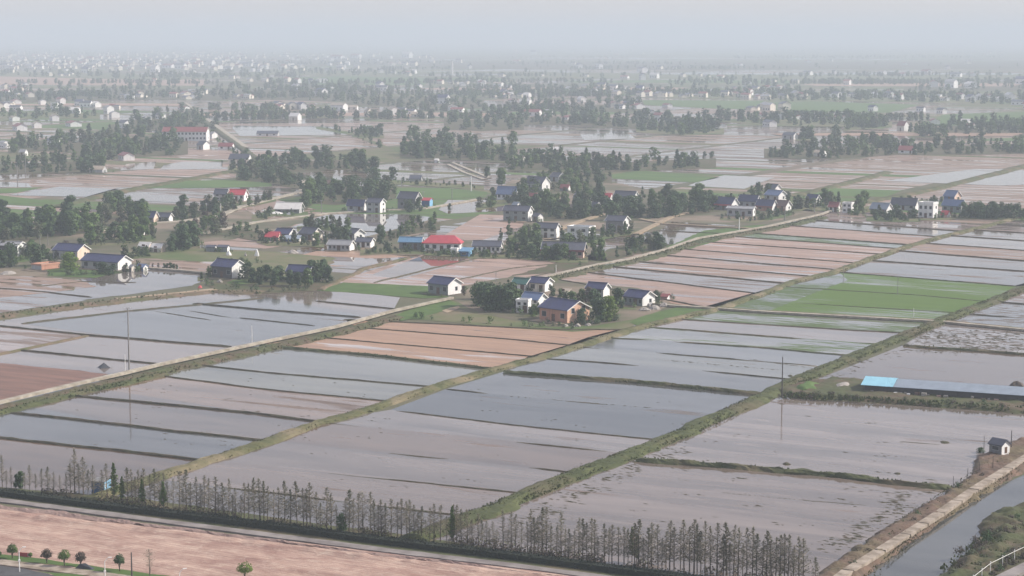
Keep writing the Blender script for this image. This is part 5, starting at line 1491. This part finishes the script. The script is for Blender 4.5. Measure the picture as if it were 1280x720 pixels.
ORD = ['first', 'second', 'third', 'fourth', 'fifth', 'sixth', 'seventh', 'eighth', 'ninth', 'tenth', 'eleventh', 'twelfth', 'thirteenth', 'fourteenth', 'fifteenth', 'sixteenth', 'seventeenth', 'eighteenth', 'nineteenth', 'twentieth', 'twenty-first', 'twenty-second', 'twenty-third', 'twenty-fourth', 'twenty-fifth', 'twenty-sixth', 'twenty-seventh', 'twenty-eighth', 'twenty-ninth', 'thirtieth', 'thirty-first', 'thirty-second', 'thirty-third', 'thirty-fourth', 'thirty-fifth', 'thirty-sixth', 'thirty-seventh', 'thirty-eighth', 'thirty-ninth', 'fortieth', 'forty-first', 'forty-second', 'forty-third', 'forty-fourth', 'forty-fifth', 'forty-sixth', 'forty-seventh', 'forty-eighth', 'forty-ninth', 'fiftieth', 'fifty-first', 'fifty-second', 'fifty-third', 'fifty-fourth', 'fifty-fifth', 'fifty-sixth', 'fifty-seventh', 'fifty-eighth', 'fifty-ninth', 'sixtieth', 'sixty-first', 'sixty-second', 'sixty-third', 'sixty-fourth', 'sixty-fifth']
LEFT = [(3, 572, 'b'), (14, 586, 'b'), (37, 584, 'd'), (52, 588, 'm'), (60, 586, 'm'), (83, 594, 'k'), (93.5, 565, 'b'), (99, 582, 'b'), (104, 575, 'd'), (117, 585, 'd'), (134, 583, 'b'), (8, 590, 'd'), (31, 592, 'd'), (45, 594, 'm'), (67, 592, 'd'), (75, 596, 'd'), (88, 582, 'd'), (110, 590, 'm'), (127, 590, 'd')]
specs = []
for x, top, k in LEFT:
    specs.append((x, rowline(x) - (2 if x < 70 else 4), top, k))
r5 = random.Random(31)
def toprow(x):
    return lerp_px([(160, 590), (240, 594), (320, 604), (345, 608), (360, 607), (450, 616), (480, 624), (560, 636), (640, 645), (690, 640), (740, 650), (760, 658), (800, 656), (870, 655), (930, 664), (1000, 676), (1030, 690)], x)
x = 160.0
while x < 1008:
    top = toprow(x) + r5.choice([-2, 0, 2, 5, 8, 12, 20]) 
    specs.append((x, rowline(x) + r5.uniform(-3, 0), top, r5.choice(['b', 'b', 'b', 'b', 'd', 'd', 'm'])))
    x += r5.choice([4, 4.5, 5, 5.5, 6, 7, 8])
LAND = [(121, 'blue hut'), (427, 'dark evergreen ball tree'), (454, 'wide forked tree'), (533, 'end of the broad grassy dyke'), (790, 'two leafy pointed trees')]
cnt = {}
for x, y, top, k in sorted(specs):
    if abs(x - 427) < 5 or abs(x - 454) < 5 or (138 < x < 150): continue
    lm = max([l for l in LAND if l[0] <= x], default=None, key=lambda l: l[0])
    pool = {'b': BARE[:5], 'd': BARE[5:], 'm': BUD, 'k': BUD}[k]
    what = {'b': 'bare slender', 'd': 'thinly twigged', 'm': 'faintly budding', 'k': 'faintly budding'}[k]
    key = lm[1] if lm else 'left'
    cnt[key] = cnt.get(key, 0) + 1
    o = ORD[cnt[key] - 1]
    lab = what + ' front row tree, ' + o + (' right of the ' + lm[1] if lm else ' from the left edge')
    row_tree(x, y, max(16, (y - top) * 1.12), pool, lab)
row_tree(143, 626, 48, GREEN, 'pointed fresh green conifer just right of the blue hut')
row_tree(153, 629, 34, GREEN, 'lower fresh green conifer behind the dyke end, right of the pointed one')
row_tree(178, 634, 36, GREEN, 'thin greenish conifer at the lower end of the narrow dyke')
row_tree(204, 637, 36, GREEN, 'greenish conifer standing out from bare trees right of the narrow dyke')
row_tree(565, 680, 48, GREEN, 'greenish conifer in front of the broad grassy dyke')
row_tree(790, 702, 44, GREEN, 'left one of two leafy pointed trees in the bare row')
row_tree(796, 704, 38, GREEN, 'right one of two leafy pointed trees in the bare row')
row_tree(454, 669, 55, FORK, 'wide forked bare tree with a rounded twiggy crown in the front row')
row_tree(1019, 738, 42, BUD, 'last little budding tree at the right end of the front row')
T('bushy', 427, 667, 26, 'dark evergreen ball tree among the bare trunks of the front row', wide=.62)
T('dark', 25, 611, 22, 'dark bushy tree in the left part of the front row', wide=.7)
T('dark', 20, 611, 18, 'smaller dark tree beside the dark bushy one in the front row', wide=.6)

# dense dark hedge standing in for a shaded ditch, made of many small leaf clumps
def hedge():
    b = MB(); r = random.Random(3)
    line = [at(x, lerp_px([(-70, 613), (0, 621), (100, 634), (320, 661), (480, 682), (640, 701), (800, 722), (1000, 748)], x)) for x in range(-60, 1000, 20)]
    pts = densify(line, .5, 0, False)
    for i, p in enumerate(pts[:-1]):
        d = (pts[i + 1] - p).normalized(); s = Vector((-d.y, d.x, 0))
        hh = 1.15 + .35 * noise.noise(p * .15)
        for k in range(26):
            u = r.uniform(-.15, 2.0)
            z = r.uniform(0, hh) if u < .4 else r.uniform(hh * .5, hh)
            c = p + d * r.uniform(-.3, .3) + s * u + Vector((0, 0, z + .05))
            leaf_quad(b, c, (rvec(r) + Vector((0, 0, .4)) - s * .5).normalized(), r.uniform(.09, .2), r)
    for i, p in enumerate(pts[:-1]):  # inner core faces added to block light between the leaves
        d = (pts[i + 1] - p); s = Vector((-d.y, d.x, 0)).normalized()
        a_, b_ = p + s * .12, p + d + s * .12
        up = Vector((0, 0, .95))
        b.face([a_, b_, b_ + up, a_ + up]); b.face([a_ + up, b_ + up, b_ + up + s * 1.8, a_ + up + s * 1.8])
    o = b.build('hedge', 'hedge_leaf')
    tag(o, 'long low dark hedge standing in for a shaded ditch along the bare tree row', 'hedge')
hedge()
# undergrowth among the trunks
def undergrowth():
    b = MB(); r = random.Random(4)
    for i in range(3600):
        x = r.uniform(-20, 1020); y = rowline(x) + r.uniform(-8, 4) * (.6 if x < 160 else 1)
        if noise.noise(Vector((x * .02, y * .06, 2))) < -.12 + (.0 if x > 560 else .1): continue
        p = at(x, y, .1)
        for k in range(3):
            leaf_quad(b, p + Vector((r.uniform(-.4, .4), r.uniform(-.4, .4), r.uniform(.05, .7))), (rvec(r) + Vector((0, 0, .4))).normalized(), r.uniform(.1, .22), r, 0 if r.random() < .75 else 1)
    o = b.build('undergrowth', ['leaf_brown', 'leaf_bud']); o['kind'] = 'stuff'
undergrowth()
# rough grass on the dykes and banks
def rough_grass():
    b = MB(); r = random.Random(6)
    def strip(line, w, per, smin, smax, zz, mi):
        pts = densify([at(x, y, zz * .8) for x, y in line], 1.0, 0, False)
        for p in pts: p.z = 0
        for i, p in enumerate(pts[:-1]):
            d = (pts[i + 1] - p).normalized(); s = Vector((d.y, -d.x, 0))
            dens = per * (1 + 1.2 * noise.noise(p * .08))
            for k in range(int(max(0, dens + r.random()))):
                u = r.uniform(-.5, .5)
                c = p + s * u * w + d * r.uniform(-.6, .6)
                sz = r.uniform(smin, smax)
                z = zz * (1 - abs(u) * 1.4)
                for q in range(3):
                    a = r.uniform(0, 3.14); t = Vector((math.cos(a), math.sin(a), 0)) * sz * .5
                    b.face([c - t + Vector((0, 0, z)), c + t + Vector((0, 0, z)), c + t * .4 + Vector((r.uniform(-.1, .1), r.uniform(-.1, .1), z + sz))], mi)
    strip(D2, 5.0, 12, .15, .38, .75, 0); strip(D2, 5.0, 7, .15, .4, .75, 1); strip(D1, 3.8, 8, .12, .34, .6, 1)
    strip(shift(R1[:-1], 5, 9), 5, 3, .25, .6, .6, 1); strip(shift(R1[:5], 6, 12), 3, 3, .3, .7, .5, 0)
    strip(s1[7], 2.2, 3, .2, .5, .5, 0); strip([(797, 573), (960, 586), (1050, 594), (1130, 603), (1190, 609)], 2, 3, .2, .6, .5, 0)
    strip([(1130, 431), (1290, 443)], 1.8, 2, .2, .5, .4, 0); strip(s0[3], 1.8, 2, .2, .5, .4, 0)
    strip(shift(R3, 3, 4), 5, 3, .3, .8, .5, 0); strip(R2, 6, 2, .3, .8, .5, 0)
    strip([(980, 494), (1060, 498), (1180, 505), (1300, 514)], 4.0, 6, .3, .9, .7, 0)
    strip([(1215, 712), (1262, 672), (1310, 645)], 10, 26, .2, .55, 1.3, 0); strip([(1235, 725), (1280, 690), (1320, 665)], 8, 18, .2, .5, 1.4, 1)
    strip([(1072, 730), (1134, 676), (1190, 636), (1288, 576)], 1.6, 8, .1, .3, .8, 1); strip([(1066, 700), (1118, 664), (1196, 613), (1262, 566)], 4, 6, .08, .25, .9, 1)
    strip([(1066, 692), (1118, 656), (1196, 606), (1262, 558)], 2.2, 4, .1, .3, .85, 1)
    strip([(0, 697), (60, 705), (130, 713), (200, 722)], 1.6, 6, .1, .3, .1, 0)
    o = b.build('rough_grass', ['tuft_green', 'tuft_olive']); o['kind'] = 'stuff'
rough_grass()

def village_shrubs():
    b = MB(); r = random.Random(14)
    pr = []
    for i in range(5):
        q = MB(); crown_mesh(q, random.Random(500 + i), 2.2, 1.5, 110, .22, .0, 'round'); pr.append(q)
    spots = []
    for rt, (L_, D_, e_, h_) in HOUSES:
        p = rt.location
        if p.y > 1500: continue
        for k in range(5):
            a = r.uniform(0, 6.28); d = r.uniform(.62, 1.2) * (L_ + D_) / 2
            spots.append((p.x + math.cos(a) * d, p.y + math.sin(a) * d))
    for pts, sy in GROVES[:29]:
        for k in range(14):
            t = r.random() * (len(pts) - 1); i = min(int(t), len(pts) - 2); f = t - i
            q = at(pts[i][0] + (pts[i + 1][0] - pts[i][0]) * f + r.gauss(0, 6), pts[i][1] + (pts[i + 1][1] - pts[i][1]) * f + 1.5 - r.random() * 4)
            spots.append((q.x, q.y))
    for line in ([(492, 396), (640, 408), (720, 412)], [(690, 409), (745, 406), (790, 399)], [(270, 327), (330, 330)], [(60, 345), (140, 345)], [(255, 356), (330, 366), (395, 363)], [(690, 341), (790, 319), (840, 306)], [(480, 318), (640, 323), (760, 326)], [(915, 268), (1000, 270)], [(1040, 270), (1180, 274)]):
        for k in range(16):
            t = r.random() * (len(line) - 1); i = min(int(t), len(line) - 2); f = t - i
            q = at(line[i][0] + (line[i + 1][0] - line[i][0]) * f, line[i][1] + (line[i + 1][1] - line[i][1]) * f - r.random() * 1.5)
            spots.append((q.x, q.y))
    for x, y in spots:
        q = r.choice(pr); s = r.uniform(.35, 1.0); n = len(b.v); m_ = r.choice([0, 0, 1, 2])
        b.v += [(x + v[0] * s, y + v[1] * s, .05 + v[2] * s) for v in q.v]
        b.f += [[n + j for j in f] for f in q.f]; b.m += [m_] * len(q.f)
    o = b.build('shrubbery', ['leaf_dark', 'leaf_mid', 'leaf_grey']); o['kind'] = 'stuff'
village_shrubs()
# ------------------------------------------------------------------ single structures near the front
def local_root(name, px, py, theta, label, cat, group=None, z=.1):
    r = empty(name, at(px, py, z), -R(theta) - az(px))
    tag(r, label, cat, group)
    return r

# blue site hut in the tree row
s = mpp(617)
h = local_root('hut', 122, 617, 22, 'blue box hut with dark flat roof standing among the front row trees', 'hut')
b = MB(); b.box(-1.1, 0, 0, 1.2, 3.2, 2.1); b.build('wall', 'wall_blue', h)
b = MB(); b.box(1.2, 0.02, 0.05, 1.24, 3.18, 2.05); sdw = b.build('side_panel', 'wall_lightblue', h)
b = MB(); b.box(1.243, .5, .9, 1.27, 1.3, 1.7); b.build('notice_board', 'paint_white', sdw)
b = MB(); b.box(-1.25, -.15, 2.1, 1.4, 3.35, 2.22); b.build('roof', 'wall_darkgrey', h)
b = MB(); b.box(-.45, -.05, 0, .4, 0.01, 1.85); dr = b.build('door', 'wall_blue', h)
b = MB(); b.box(.2, -.1, .9, .3, -.052, 1.05); b.build('handle', 'steel_grey', dr)

# long low shed on the bank
a, c = at(1078, 486, 1.2), at(1420, 509, 1.2)
d = (c - a).normalized()
rz = math.atan2(d.y, d.x)
L = (c - a).length
sh = empty('long_shed', Vector((a.x, a.y, .9)), rz)
tag(sh, 'long low shed on the dark bank, grey blue roof with a bright cyan end', 'shed')
W_ = 9.0
b = MB(); b.box(0.3, .4, -.2, L, W_ - .4, 1.15); b.build('wall', 'wall_dark', sh)
lc = (at(1117, 488, 1.2) - a).length
b = MB(); b.slab([(lc, -.2, 1.25), (L, -.2, 1.25), (L, W_ * .5, 2.35), (lc, W_ * .5, 2.35)], .08); b.slab([(lc, W_ * .5 + .01, 2.35), (L, W_ * .5 + .01, 2.35), (L, W_ + .2, 1.25), (lc, W_ + .2, 1.25)], .08)
b.build('roof', 'roof_greyblue', sh)
b = MB(); b.slab([(-.3, -.5, 1.3), (lc - .01, -.5, 1.3), (lc - .01, W_ * .5, 2.5), (-.3, W_ * .5, 2.5)], .08); b.slab([(-.3, W_ * .5 + .01, 2.5), (lc - .01, W_ * .5 + .01, 2.5), (lc - .01, W_ + .3, 1.25), (-.3, W_ + .3, 1.25)], .08)
b.build('roof', 'roof_cyan', sh)
r9 = random.Random(9)
for i in range(26):
    b = MB(); x = r9.uniform(2, L * .85); b.box(x, -.9 - r9.random() * .5, -.3, x + r9.uniform(.4, 1.3), -.4, r9.uniform(.1, .5))
    o = b.build('sack', r9.choice(['rubble_grey', 'paint_white', 'roof_brown', 'wall_pink'])); o.location = sh.location; o.rotation_euler = sh.rotation_euler
    tag(o, 'small sack or crate lying along the foot of the long low shed', 'sack', 'clutter along the long shed')
tp = mound('tarp', [(995, 488), (1005, 484), (1022, 483), (1018, 489), (1004, 492)], .5, 1, 'crop', .5, .4, .9); del tp['kind']
tag(tp, 'green cover lying on the weedy end of the dark bank', 'cover')
tp = mound('tarp', [(1044, 485), (1054, 483), (1063, 484), (1060, 487), (1047, 488)], .35, 1, 'rubble_grey', .5, .6, .95); del tp['kind']
tag(tp, 'pale crumpled sheet between the green cover and the cyan roof', 'sheet')

# pump house at the right edge
r = house('pump_house', 'little grey hut with a white gable beside the slab path', 'hut', 1252, 567.5, 15, 9.5, 11, 5, 'roof_slate', 'wall_darkgrey', 'wall_white', 36, 1, door=False, gwin=0, small=True, base_z=1.0)
L_, D_, e_, r_ = HOUSES[-1][1]
b = MB(); b.box(L_ / 2 - .02, -.3, 0, L_ / 2 + .05, .45, 1.2); b.build('door', 'door_wood', r)
T('bushy', 1226, 566, 7, 'dark bush in the water at the foot of the little grey hut', name='bush', wide=1.6)

# dark pyramid tarp in the flooded plot
t = empty('tarpaulin_tent', at(130, 459.5, .06), .5)
tag(t, 'small dark pyramid of tarpaulin standing in a flooded plot beside the concrete road', 'tarpaulin')
b = MB(); a = 1.25; z = 1.25
P = [(-a, -a, 0), (a, -a, 0), (a, a, 0), (-a, a, 0)]
for i in range(4): b.face([P[i], P[(i + 1) % 4], (0, 0, z)])
b.build('cover', 'tarp_dark', t)
for sx in (-1, 1):
    q = MB(); q.tube((sx * a * .97, -a * .97, -.1), (sx * a * 1.25, -a * 1.25, .35), .04, .04, 5); q.build('peg', 'bark', t)

# ------------------------------------------------------------------ poles
def pole(px, py, top, label, mat='pole_concrete', rad=.16, arm=True, group=None, z=.1, name='utility_pole', arms=1):
    hh = (py - top) * mpp(py)
    r = empty(name, at(px, py, z), random.uniform(-.4, .4) - .3)
    tag(r, label, 'pole', group)
    b = MB(); b.tube((0, 0, -.5), (0, 0, hh), rad, rad * .62, 8); b.build('shaft', mat, r)
    if arm:
        for k in range(arms):
            zz = hh - .4 - k * .8
            b = MB(); b.box(-.75, -rad - .05, zz, .75, -rad * .4, zz + .1); ar = b.build('crossarm', 'steel_grey', r)
            for sx in (-.65, 0, .65):
                q = MB(); q.tube((sx, -rad * .7, zz + .1), (sx, -rad * .7, zz + .34), .05, .03, 6); q.build('insulator', 'paint_white', ar)
    return r
pole(161.5, 462, 384, 'tall grey utility pole beside the concrete road among the flooded plots', rad=.2, arms=1, z=.9)
pole(156.5, 461, 443, 'short pale post just left of the tall grey utility pole', rad=.09, arm=False, mat='paint_white', z=.8, name='post')
pole(315, 427, 407, 'short white post on the concrete road between flooded plots', rad=.09, arm=False, mat='paint_white', z=.9, name='post')
pole(977.5, 495, 446, 'dark utility pole at the end of the weedy bank beside the broad dyke', rad=.16, mat='wall_dark', arm=False, z=.8)
for x, y, tp, lab in [(1191.5, 609, 595, 'dark stake at the end of the thick bund by the slab path'), (1209.5, 598, 585, 'second dark stake from the thick bund along the slab path'), (1216, 593, 577.5, 'third and tallest dark stake along the slab path'), (1224, 587, 577, 'fourth dark stake along the slab path, nearest the grey hut'), (1230, 558, 544, 'thin stake in the water left of the grey hut'), (1241, 586, 570, 'thin pale stake on the verge of the slab path')]:
    pole(x, y, tp, lab, 'wall_dark', .07, False, z=.9, name='stake')
pole(1264, 559, 538, 'dark pole standing right behind the little grey hut', 'wall_dark', .12, False, z=.9)
pole(589, 239, 220, 'white pole by the hedge beyond the red and blue shed', 'paint_white', .3, False)
pole(32, 216, 192, 'pale utility pole, right one of two before the dark left grove', 'pole_concrete', .28)
pole(22, 230, 207, 'pale utility pole, left one of two, standing by the white paddy at left', 'pole_concrete', .28)
pole(924, 287, 272, 'white pole beside the far road left of the red eave house', 'paint_white', .26, False)
pole(981, 275, 259, 'grey pole on the road verge before the brown roofed house', 'pole_concrete', .22)
pole(1018, 266, 253, 'grey pole at the bend of the far road', 'pole_concrete', .22)
pole(756, 293, 275, 'pale pole at the left of the dark fronted house', 'pole_concrete', .18)
pole(771, 294, 280, 'second pale pole before the dark fronted house', 'pole_concrete', .14, False)
pole(393, 240, 216, 'pale pole left of the white brown roofed cottage', 'pole_concrete', .22)
pole(402, 267, 250, 'pale pole on the road bank below the big grove', 'pole_concrete', .2)
pole(230, 273, 259, 'pale lamp pole on the bending village road', 'pole_concrete', .18, False)
pole(276, 267, 254, 'white pole near the inner bend of the village road', 'paint_white', .18, False)
pole(171, 277, 264, 'pale pole at the left end of the village road', 'pole_concrete', .18, False)
pole(50, 306, 293, 'pale post in front of the long left grove', 'pole_concrete', .15, False)
pole(60, 306, 292, 'second pale post before the long left grove', 'pole_concrete', .15, False)
pole(565, 249, 235, 'pale pole on the green strip left of the white pole', 'pole_concrete', .2)
pole(502, 234, 222, 'grey pole left of the lone low dark shed', 'pole_concrete', .2)
pole(529, 256, 239, 'grey pole right of the white rimmed gable', 'pole_concrete', .2)
pole(620, 353, 340, 'thin pole in the pink mud behind the lone farmhouse', 'pole_concrete', .12)
pole(695, 343, 331, 'pale post beside the road right of the lower bushes', 'paint_white', .14, False)
pole(1185, 268, 240, 'thin grey pole beside the blue roofs', 'pole_concrete', .18) if False else None
pole(1122, 368, 345, 'thin dark pole standing in the green seedling field', 'pole_concrete', .1, False)
pole(1054, 354, 332, 'thin dark pole by the upper edge of the green seedling field', 'pole_concrete', .1, False)
pole(1142, 396, 385, 'thin pale post behind the long concrete lane by the seedlings', 'paint_white', .1, False)
pole(165, 727, 690, 'dark post at the bottom edge between the round headed shrubs', 'wall_dark', .14, False)

# chimneys far away
def chimney(px, py, top, w_, label, mat):
    hh = (py - top) * mpp(py)
    o = MB(); o.tube((0, 0, -1), (0, 0, hh), w_, w_ * .6, 12); m_ = o.build('chimney_stack', mat); m_.location = at(px, py, 0)
    tag(m_, label, 'chimney')
chimney(565.5, 93, 77, 1.9, 'thin tall white chimney rising from the hazy fields', 'paint_white')
chimney(160, 75, 61, 2.6, 'tall pale chimney in the hazy far town', 'paint_white')
chimney(193, 86, 75, 2.2, 'pale thin tower in the far town right of the tall chimney', 'wall_cream')

# street lamps on the corner road
def street_lamp(px, py, top, label):
    hh = (py - top) * mpp(py)
    r = empty('street_lamp', at(px, py, .25), R(20)); tag(r, label, 'street lamp', 'street lamps of the corner road')
    b = MB(); b.tube((0, 0, -.3), (0, 0, hh * .86), .085, .06, 8); b.build('post', 'paint_white', r)
    b = MB(); b.tube((0, 0, hh * .85), (.35, 0, hh * .97), .05, .04, 6); b.tube((.35, 0, hh * .965), (.62, 0, hh), .04, .035, 6); ar = b.build('arm', 'paint_white', r)
    b = MB(); b.box(.5, -.1, hh - .04, 1.05, .1, hh + .05); b.build('lamp_head', 'paint_white', ar)
    b = MB(); b.box(-.16, -.13, hh * .45, .16, .13, hh * .52); b.build('sign_box', 'paint_white', r)
street_lamp(24.5, 716, 684, 'white street lamp at the left, near the pinkish board')
street_lamp(131.5, 730, 697, 'white street lamp between the lollipop shrubs and the dark post')
street_lamp(225, 744, 711, 'white street lamp at the bottom edge left of the bright green crown')

# round headed shrubs along the verge
def shrub(px, py, hpx, mat, label, wide=1.0, stem=.45):
    hh = hpx * mpp(py); r = random.Random(int(px))
    root = empty('round_shrub', at(px, py, .08)); tag(root, label, 'shrub')
    b = MB(); b.tube((0, 0, -.2), (.05, 0, hh * .6), .09, .07, 6); b.tube((0, 0, hh * .2), (.25, .1, hh * .65), .06, .03, 5); b.tube((0, 0, hh * .2), (-.22, -.1, hh * .62), .06, .03, 5); b.build('trunk', 'bark', root)
    b = MB()
    rad = hh * .33 * wide
    for i in range(1100):
        v = rvec(r); v = v.normalized() * (v.length ** .3)
        if v.z < -.45: v.z *= .4
        k = 1 + .38 * noise.noise(v * 2.2 + Vector((px, 0, 0))) + .2 * noise.noise(v * 5 + Vector((0, px, 0)))
        leaf_quad(b, Vector((v.x * rad * k, v.y * rad * k, hh * .66 + v.z * hh * .33 * k)), (v + rvec(r) * .5).normalized(), r.uniform(.05, .12), r)
    b.build('crown', mat, root)
shrub(15.5, 700, 20, 'leaf_mid', 'green round headed shrub left of the first street lamp')
shrub(58.5, 706, 20, 'leaf_brown', 'dark brown round headed shrub, first right of the pinkish board')
shrub(80.5, 709, 22, 'leaf_mid', 'olive round headed shrub between two darker ones')
shrub(101, 710, 20, 'leaf_brown', 'dark flat topped lollipop shrub above the dark tarpaulin')
shrub(149.5, 716, 24, 'leaf_dark', 'dark round headed shrub with bent trunk right of the middle street lamp', .8)
shrub(38, 698, 7, 'leaf_mid', 'low small green bush beside the pinkish board')
shrub(71, 612, 3, 'leaf_mid', 'x') if False else None
shrub(306, 727, 25, 'leaf_bright', 'bright yellow green round crown cut by the bottom edge', 1.2)
shrub(-1, 697, 8, 'leaf_dark', 'small dark bush cut by the left edge on the verge')
row_tree(187.5, 722, 36, FORK, 'thin leafless sapling left of the last street lamp', None)
# tarp covered heap and board
b = MB(); V = [(-1.6, -.8, 0), (1.7, -.8, 0), (1.7, .9, 0), (-1.6, .9, 0), (-.7, -.25, 1.0), (-.1, .3, 1.05), (1.1, .2, .35)]
o = mk('covered_heap', V, [[0, 1, 6, 4], [1, 2, 6], [2, 3, 5, 6], [3, 0, 4, 5], [4, 6, 5]], 'tarp_dark'); o.location = at(106, 713, .1); o.rotation_euler = (0, 0, -.4)
tag(o, 'dark grey tarpaulin covered heap below the flat topped shrub', 'heap')
b = MB(); b.box(-.9, -.03, .15, .9, .03, .8, 0); b.box(-.8, -.05, -.2, -.72, -.031, .8, 1); b.box(.72, -.05, -.2, .8, -.031, .8, 1)
o = b.build('board', ['tarp_red', 'steel_grey']); o.location = at(29.5, 697, .1); o.rotation_euler = (0, 0, -.3)
tag(o, 'small pinkish red board standing on the verge by the first street lamp', 'board')
b = MB()
# white pipe railing bottom right
rl = [at(1205, 738, 2.0), at(1238, 712, 2.0), at(1268, 697, 2.0), at(1330, 668, 2.0)]
fe = empty('pipe_railing', rl[0]); tag(fe, 'white pipe railing along the lane on the grassy canal bank', 'railing')
o0 = rl[0]
for zz in (.95,):
    b = MB()
    for p, q in zip(rl, rl[1:]):
        b.tube(p - o0 + Vector((0, 0, zz)), q - o0 + Vector((0, 0, zz)), .035, .035, 6)
    b.build('rail', 'paint_white', fe)
for p in densify(rl, 3.4, 0, False):
    b = MB(); q = p - o0; b.tube(q + Vector((0, 0, -.8)), q + Vector((0, 0, 1.15)), .05, .05, 6); b.tube(q + Vector((0, 0, 1.15)), q + Vector((0, 0, 1.25)), .09, .05, 6)
    b.build('post', 'paint_white', fe)
road('bank_lane', [(1225, 745), (1252, 722), (1285, 706), (1340, 682)], 2.2, 2.0, 'grey_road', .4, 2)

# small things in the water and on the land
def heap(px, py, wpx, hpx, mat, label, cat='heap', group=None, name='earth_heap'):
    s = mpp(py); r = random.Random(int(px * 7 + py)); w2 = wpx * s / 2; hh = hpx * s
    V = [(0, 0, hh)]; Fc = []
    n = 10
    for ring, (k, z) in enumerate(((.45, .8), (.8, .35), (1.0, -.1))):
        for i in range(n):
            a = 6.283 * i / n; q = r.uniform(.75, 1.2)
            V.append((math.cos(a) * w2 * k * q, math.sin(a) * w2 * k * q * 1.2, hh * z * r.uniform(.8, 1.15) if z > 0 else -.1))
    for i in range(n): Fc.append([0, 1 + i, 1 + (i + 1) % n])
    for ring in range(2):
        for i in range(n):
            a, b_ = 1 + ring * n, 1 + (ring + 1) * n
            Fc.append([a + i, b_ + i, b_ + (i + 1) % n, a + (i + 1) % n])
    o = mk(name, V, Fc, mat); o.location = at(px, py, .06); tag(o, label, cat, group)
heap(983, 580, 12, 2.2, 'bund_earth', 'low dark clod of mud alone in the water above the thick bund')
heap(1122, 592, 9, 1.5, 'bund_earth', 'small mud clod in the water above the thick bund toward the path')
heap(1181, 553, 14, 1.6, 'bund_earth', 'flat mud clod in the water left of the little grey hut')
heap(988, 470, 8, 1.5, 'bund_earth', 'small mud clod in the water beside the broad dyke')
heap(1272, 483, 22, 7, 'bark', 'brown brush heap in the water behind the long low shed')
heap(1252, 581, 7, 4, 'paint_white', 'white boulder like sack on the verge of the slab path', 'sack', None, 'sack')
heap(1192, 610, 7, 2.5, 'rubble_grey', 'pale stone lump where the thick bund meets the slab path', 'rubble', None, 'rubble_heap')
GR = 'pale rubble heaps by the middle cluster'
for x, y, w_, h_ in [(806, 388, 16, 4), (818, 386, 18, 5), (830, 383, 14, 5), (811, 384, 6, 5)]:
    heap(x, y, w_, h_, 'rubble_grey', 'pale rubble heap right of the last navy roofed house', 'rubble', GR, 'rubble_heap')
GR2 = 'stones before the orange house'
for x, y, w_, h_ in [(707, 408, 8, 3), (722, 408, 9, 4), (735, 407, 9, 3.5), (742, 405, 7, 3), (716, 409, 6, 2.5)]:
    heap(x, y, w_, h_, 'rubble_grey', 'grey stone heap along the yard edge below the orange house', 'rubble', GR2, 'rubble_heap')
heap(402, 350, 5, 4.5, 'paint_white', 'left one of two white bags right of the sunken house grove', 'bag', None, 'bag')
heap(408, 350, 5, 4, 'paint_white', 'right one of two white bags right of the sunken house grove', 'bag', None, 'bag')
heap(275, 353, 9, 4, 'rubble_grey', 'pale heap at the foot of the dark timber barn', 'heap', None, 'rubble_heap')
heap(298, 353, 34, 3, 'lush_grass', 'low grassy hump in front of the dark timber barn', 'hump', None, 'grass_hump')
heap(366, 316, 14, 4, 'rubble_grey', 'pale wood heap left of the tan pond', 'heap', None, 'rubble_heap')
heap(250, 359.5, 7, 3, 'tarp_red', 'red cloth heap at the end of the earth road', 'heap', None, 'cloth_heap')
heap(10, 342, 22, 3.5, 'rubble_grey', 'pale debris heap at the left shore', 'heap', None, 'rubble_heap')
heap(321, 320, 6, 9, 'paint_white', 'white covered stack at the edge of the meadow', 'stack', None, 'covered_stack')
heap(286, 319, 7, 6, 'paint_white', 'white sheet tent right of the animal pens', 'tent', None, 'sheet_tent')
heap(307, 320, 4, 5, 'rubble_grey', 'small pale stack between the sheet tent and the white covered stack', 'stack', None, 'covered_stack')
for x, y, w_ in [(330, 264, 7), (345, 267, 22), (362, 268, 10)]:
    heap(x, y, w_, 2.5, 'paint_white', 'pale goods heap along the road by the pale roofed barn', 'heap', 'pale goods by the barn', 'goods_heap')

# weedy bushes on the canal bank and the shed bank
def bank_bushes():
    b = MB(); r = random.Random(23)
    pr = []
    for i in range(4):
        q = MB(); crown_mesh(q, random.Random(600 + i), 1.3, 1.1, 150, .13, .0, 'round'); pr.append(q)
    for line, n, z, sp in (([(1200, 712), (1240, 668), (1300, 638)], 46, 1.4, 9), ([(1225, 725), (1290, 680)], 30, 1.6, 8), ([(985, 492), (1060, 495), (1300, 510)], 60, .8, 4), ([(1060, 707), (1180, 622), (1230, 590)], 14, .8, 5)):
        for k in range(n):
            t = r.random() * (len(line) - 1); i = min(int(t), len(line) - 2); f = t - i
            q = at(line[i][0] + (line[i + 1][0] - line[i][0]) * f + r.gauss(0, sp), line[i][1] + (line[i + 1][1] - line[i][1]) * f + r.gauss(0, sp * .3), z)
            m = r.choice(pr); s = r.uniform(.25, .9); c = len(b.v); mi = r.choice([0, 1, 1, 2])
            b.v += [(q.x + v[0] * s * 1.2, q.y + v[1] * s * 1.2, z - .35 + v[2] * s) for v in m.v]
            b.f += [[c + j for j in g] for g in m.f]; b.m += [mi] * len(m.f)
    o = b.build('undergrowth', ['leaf_dark', 'leaf_brown', 'leaf_grey']); o['kind'] = 'stuff'
bank_bushes()
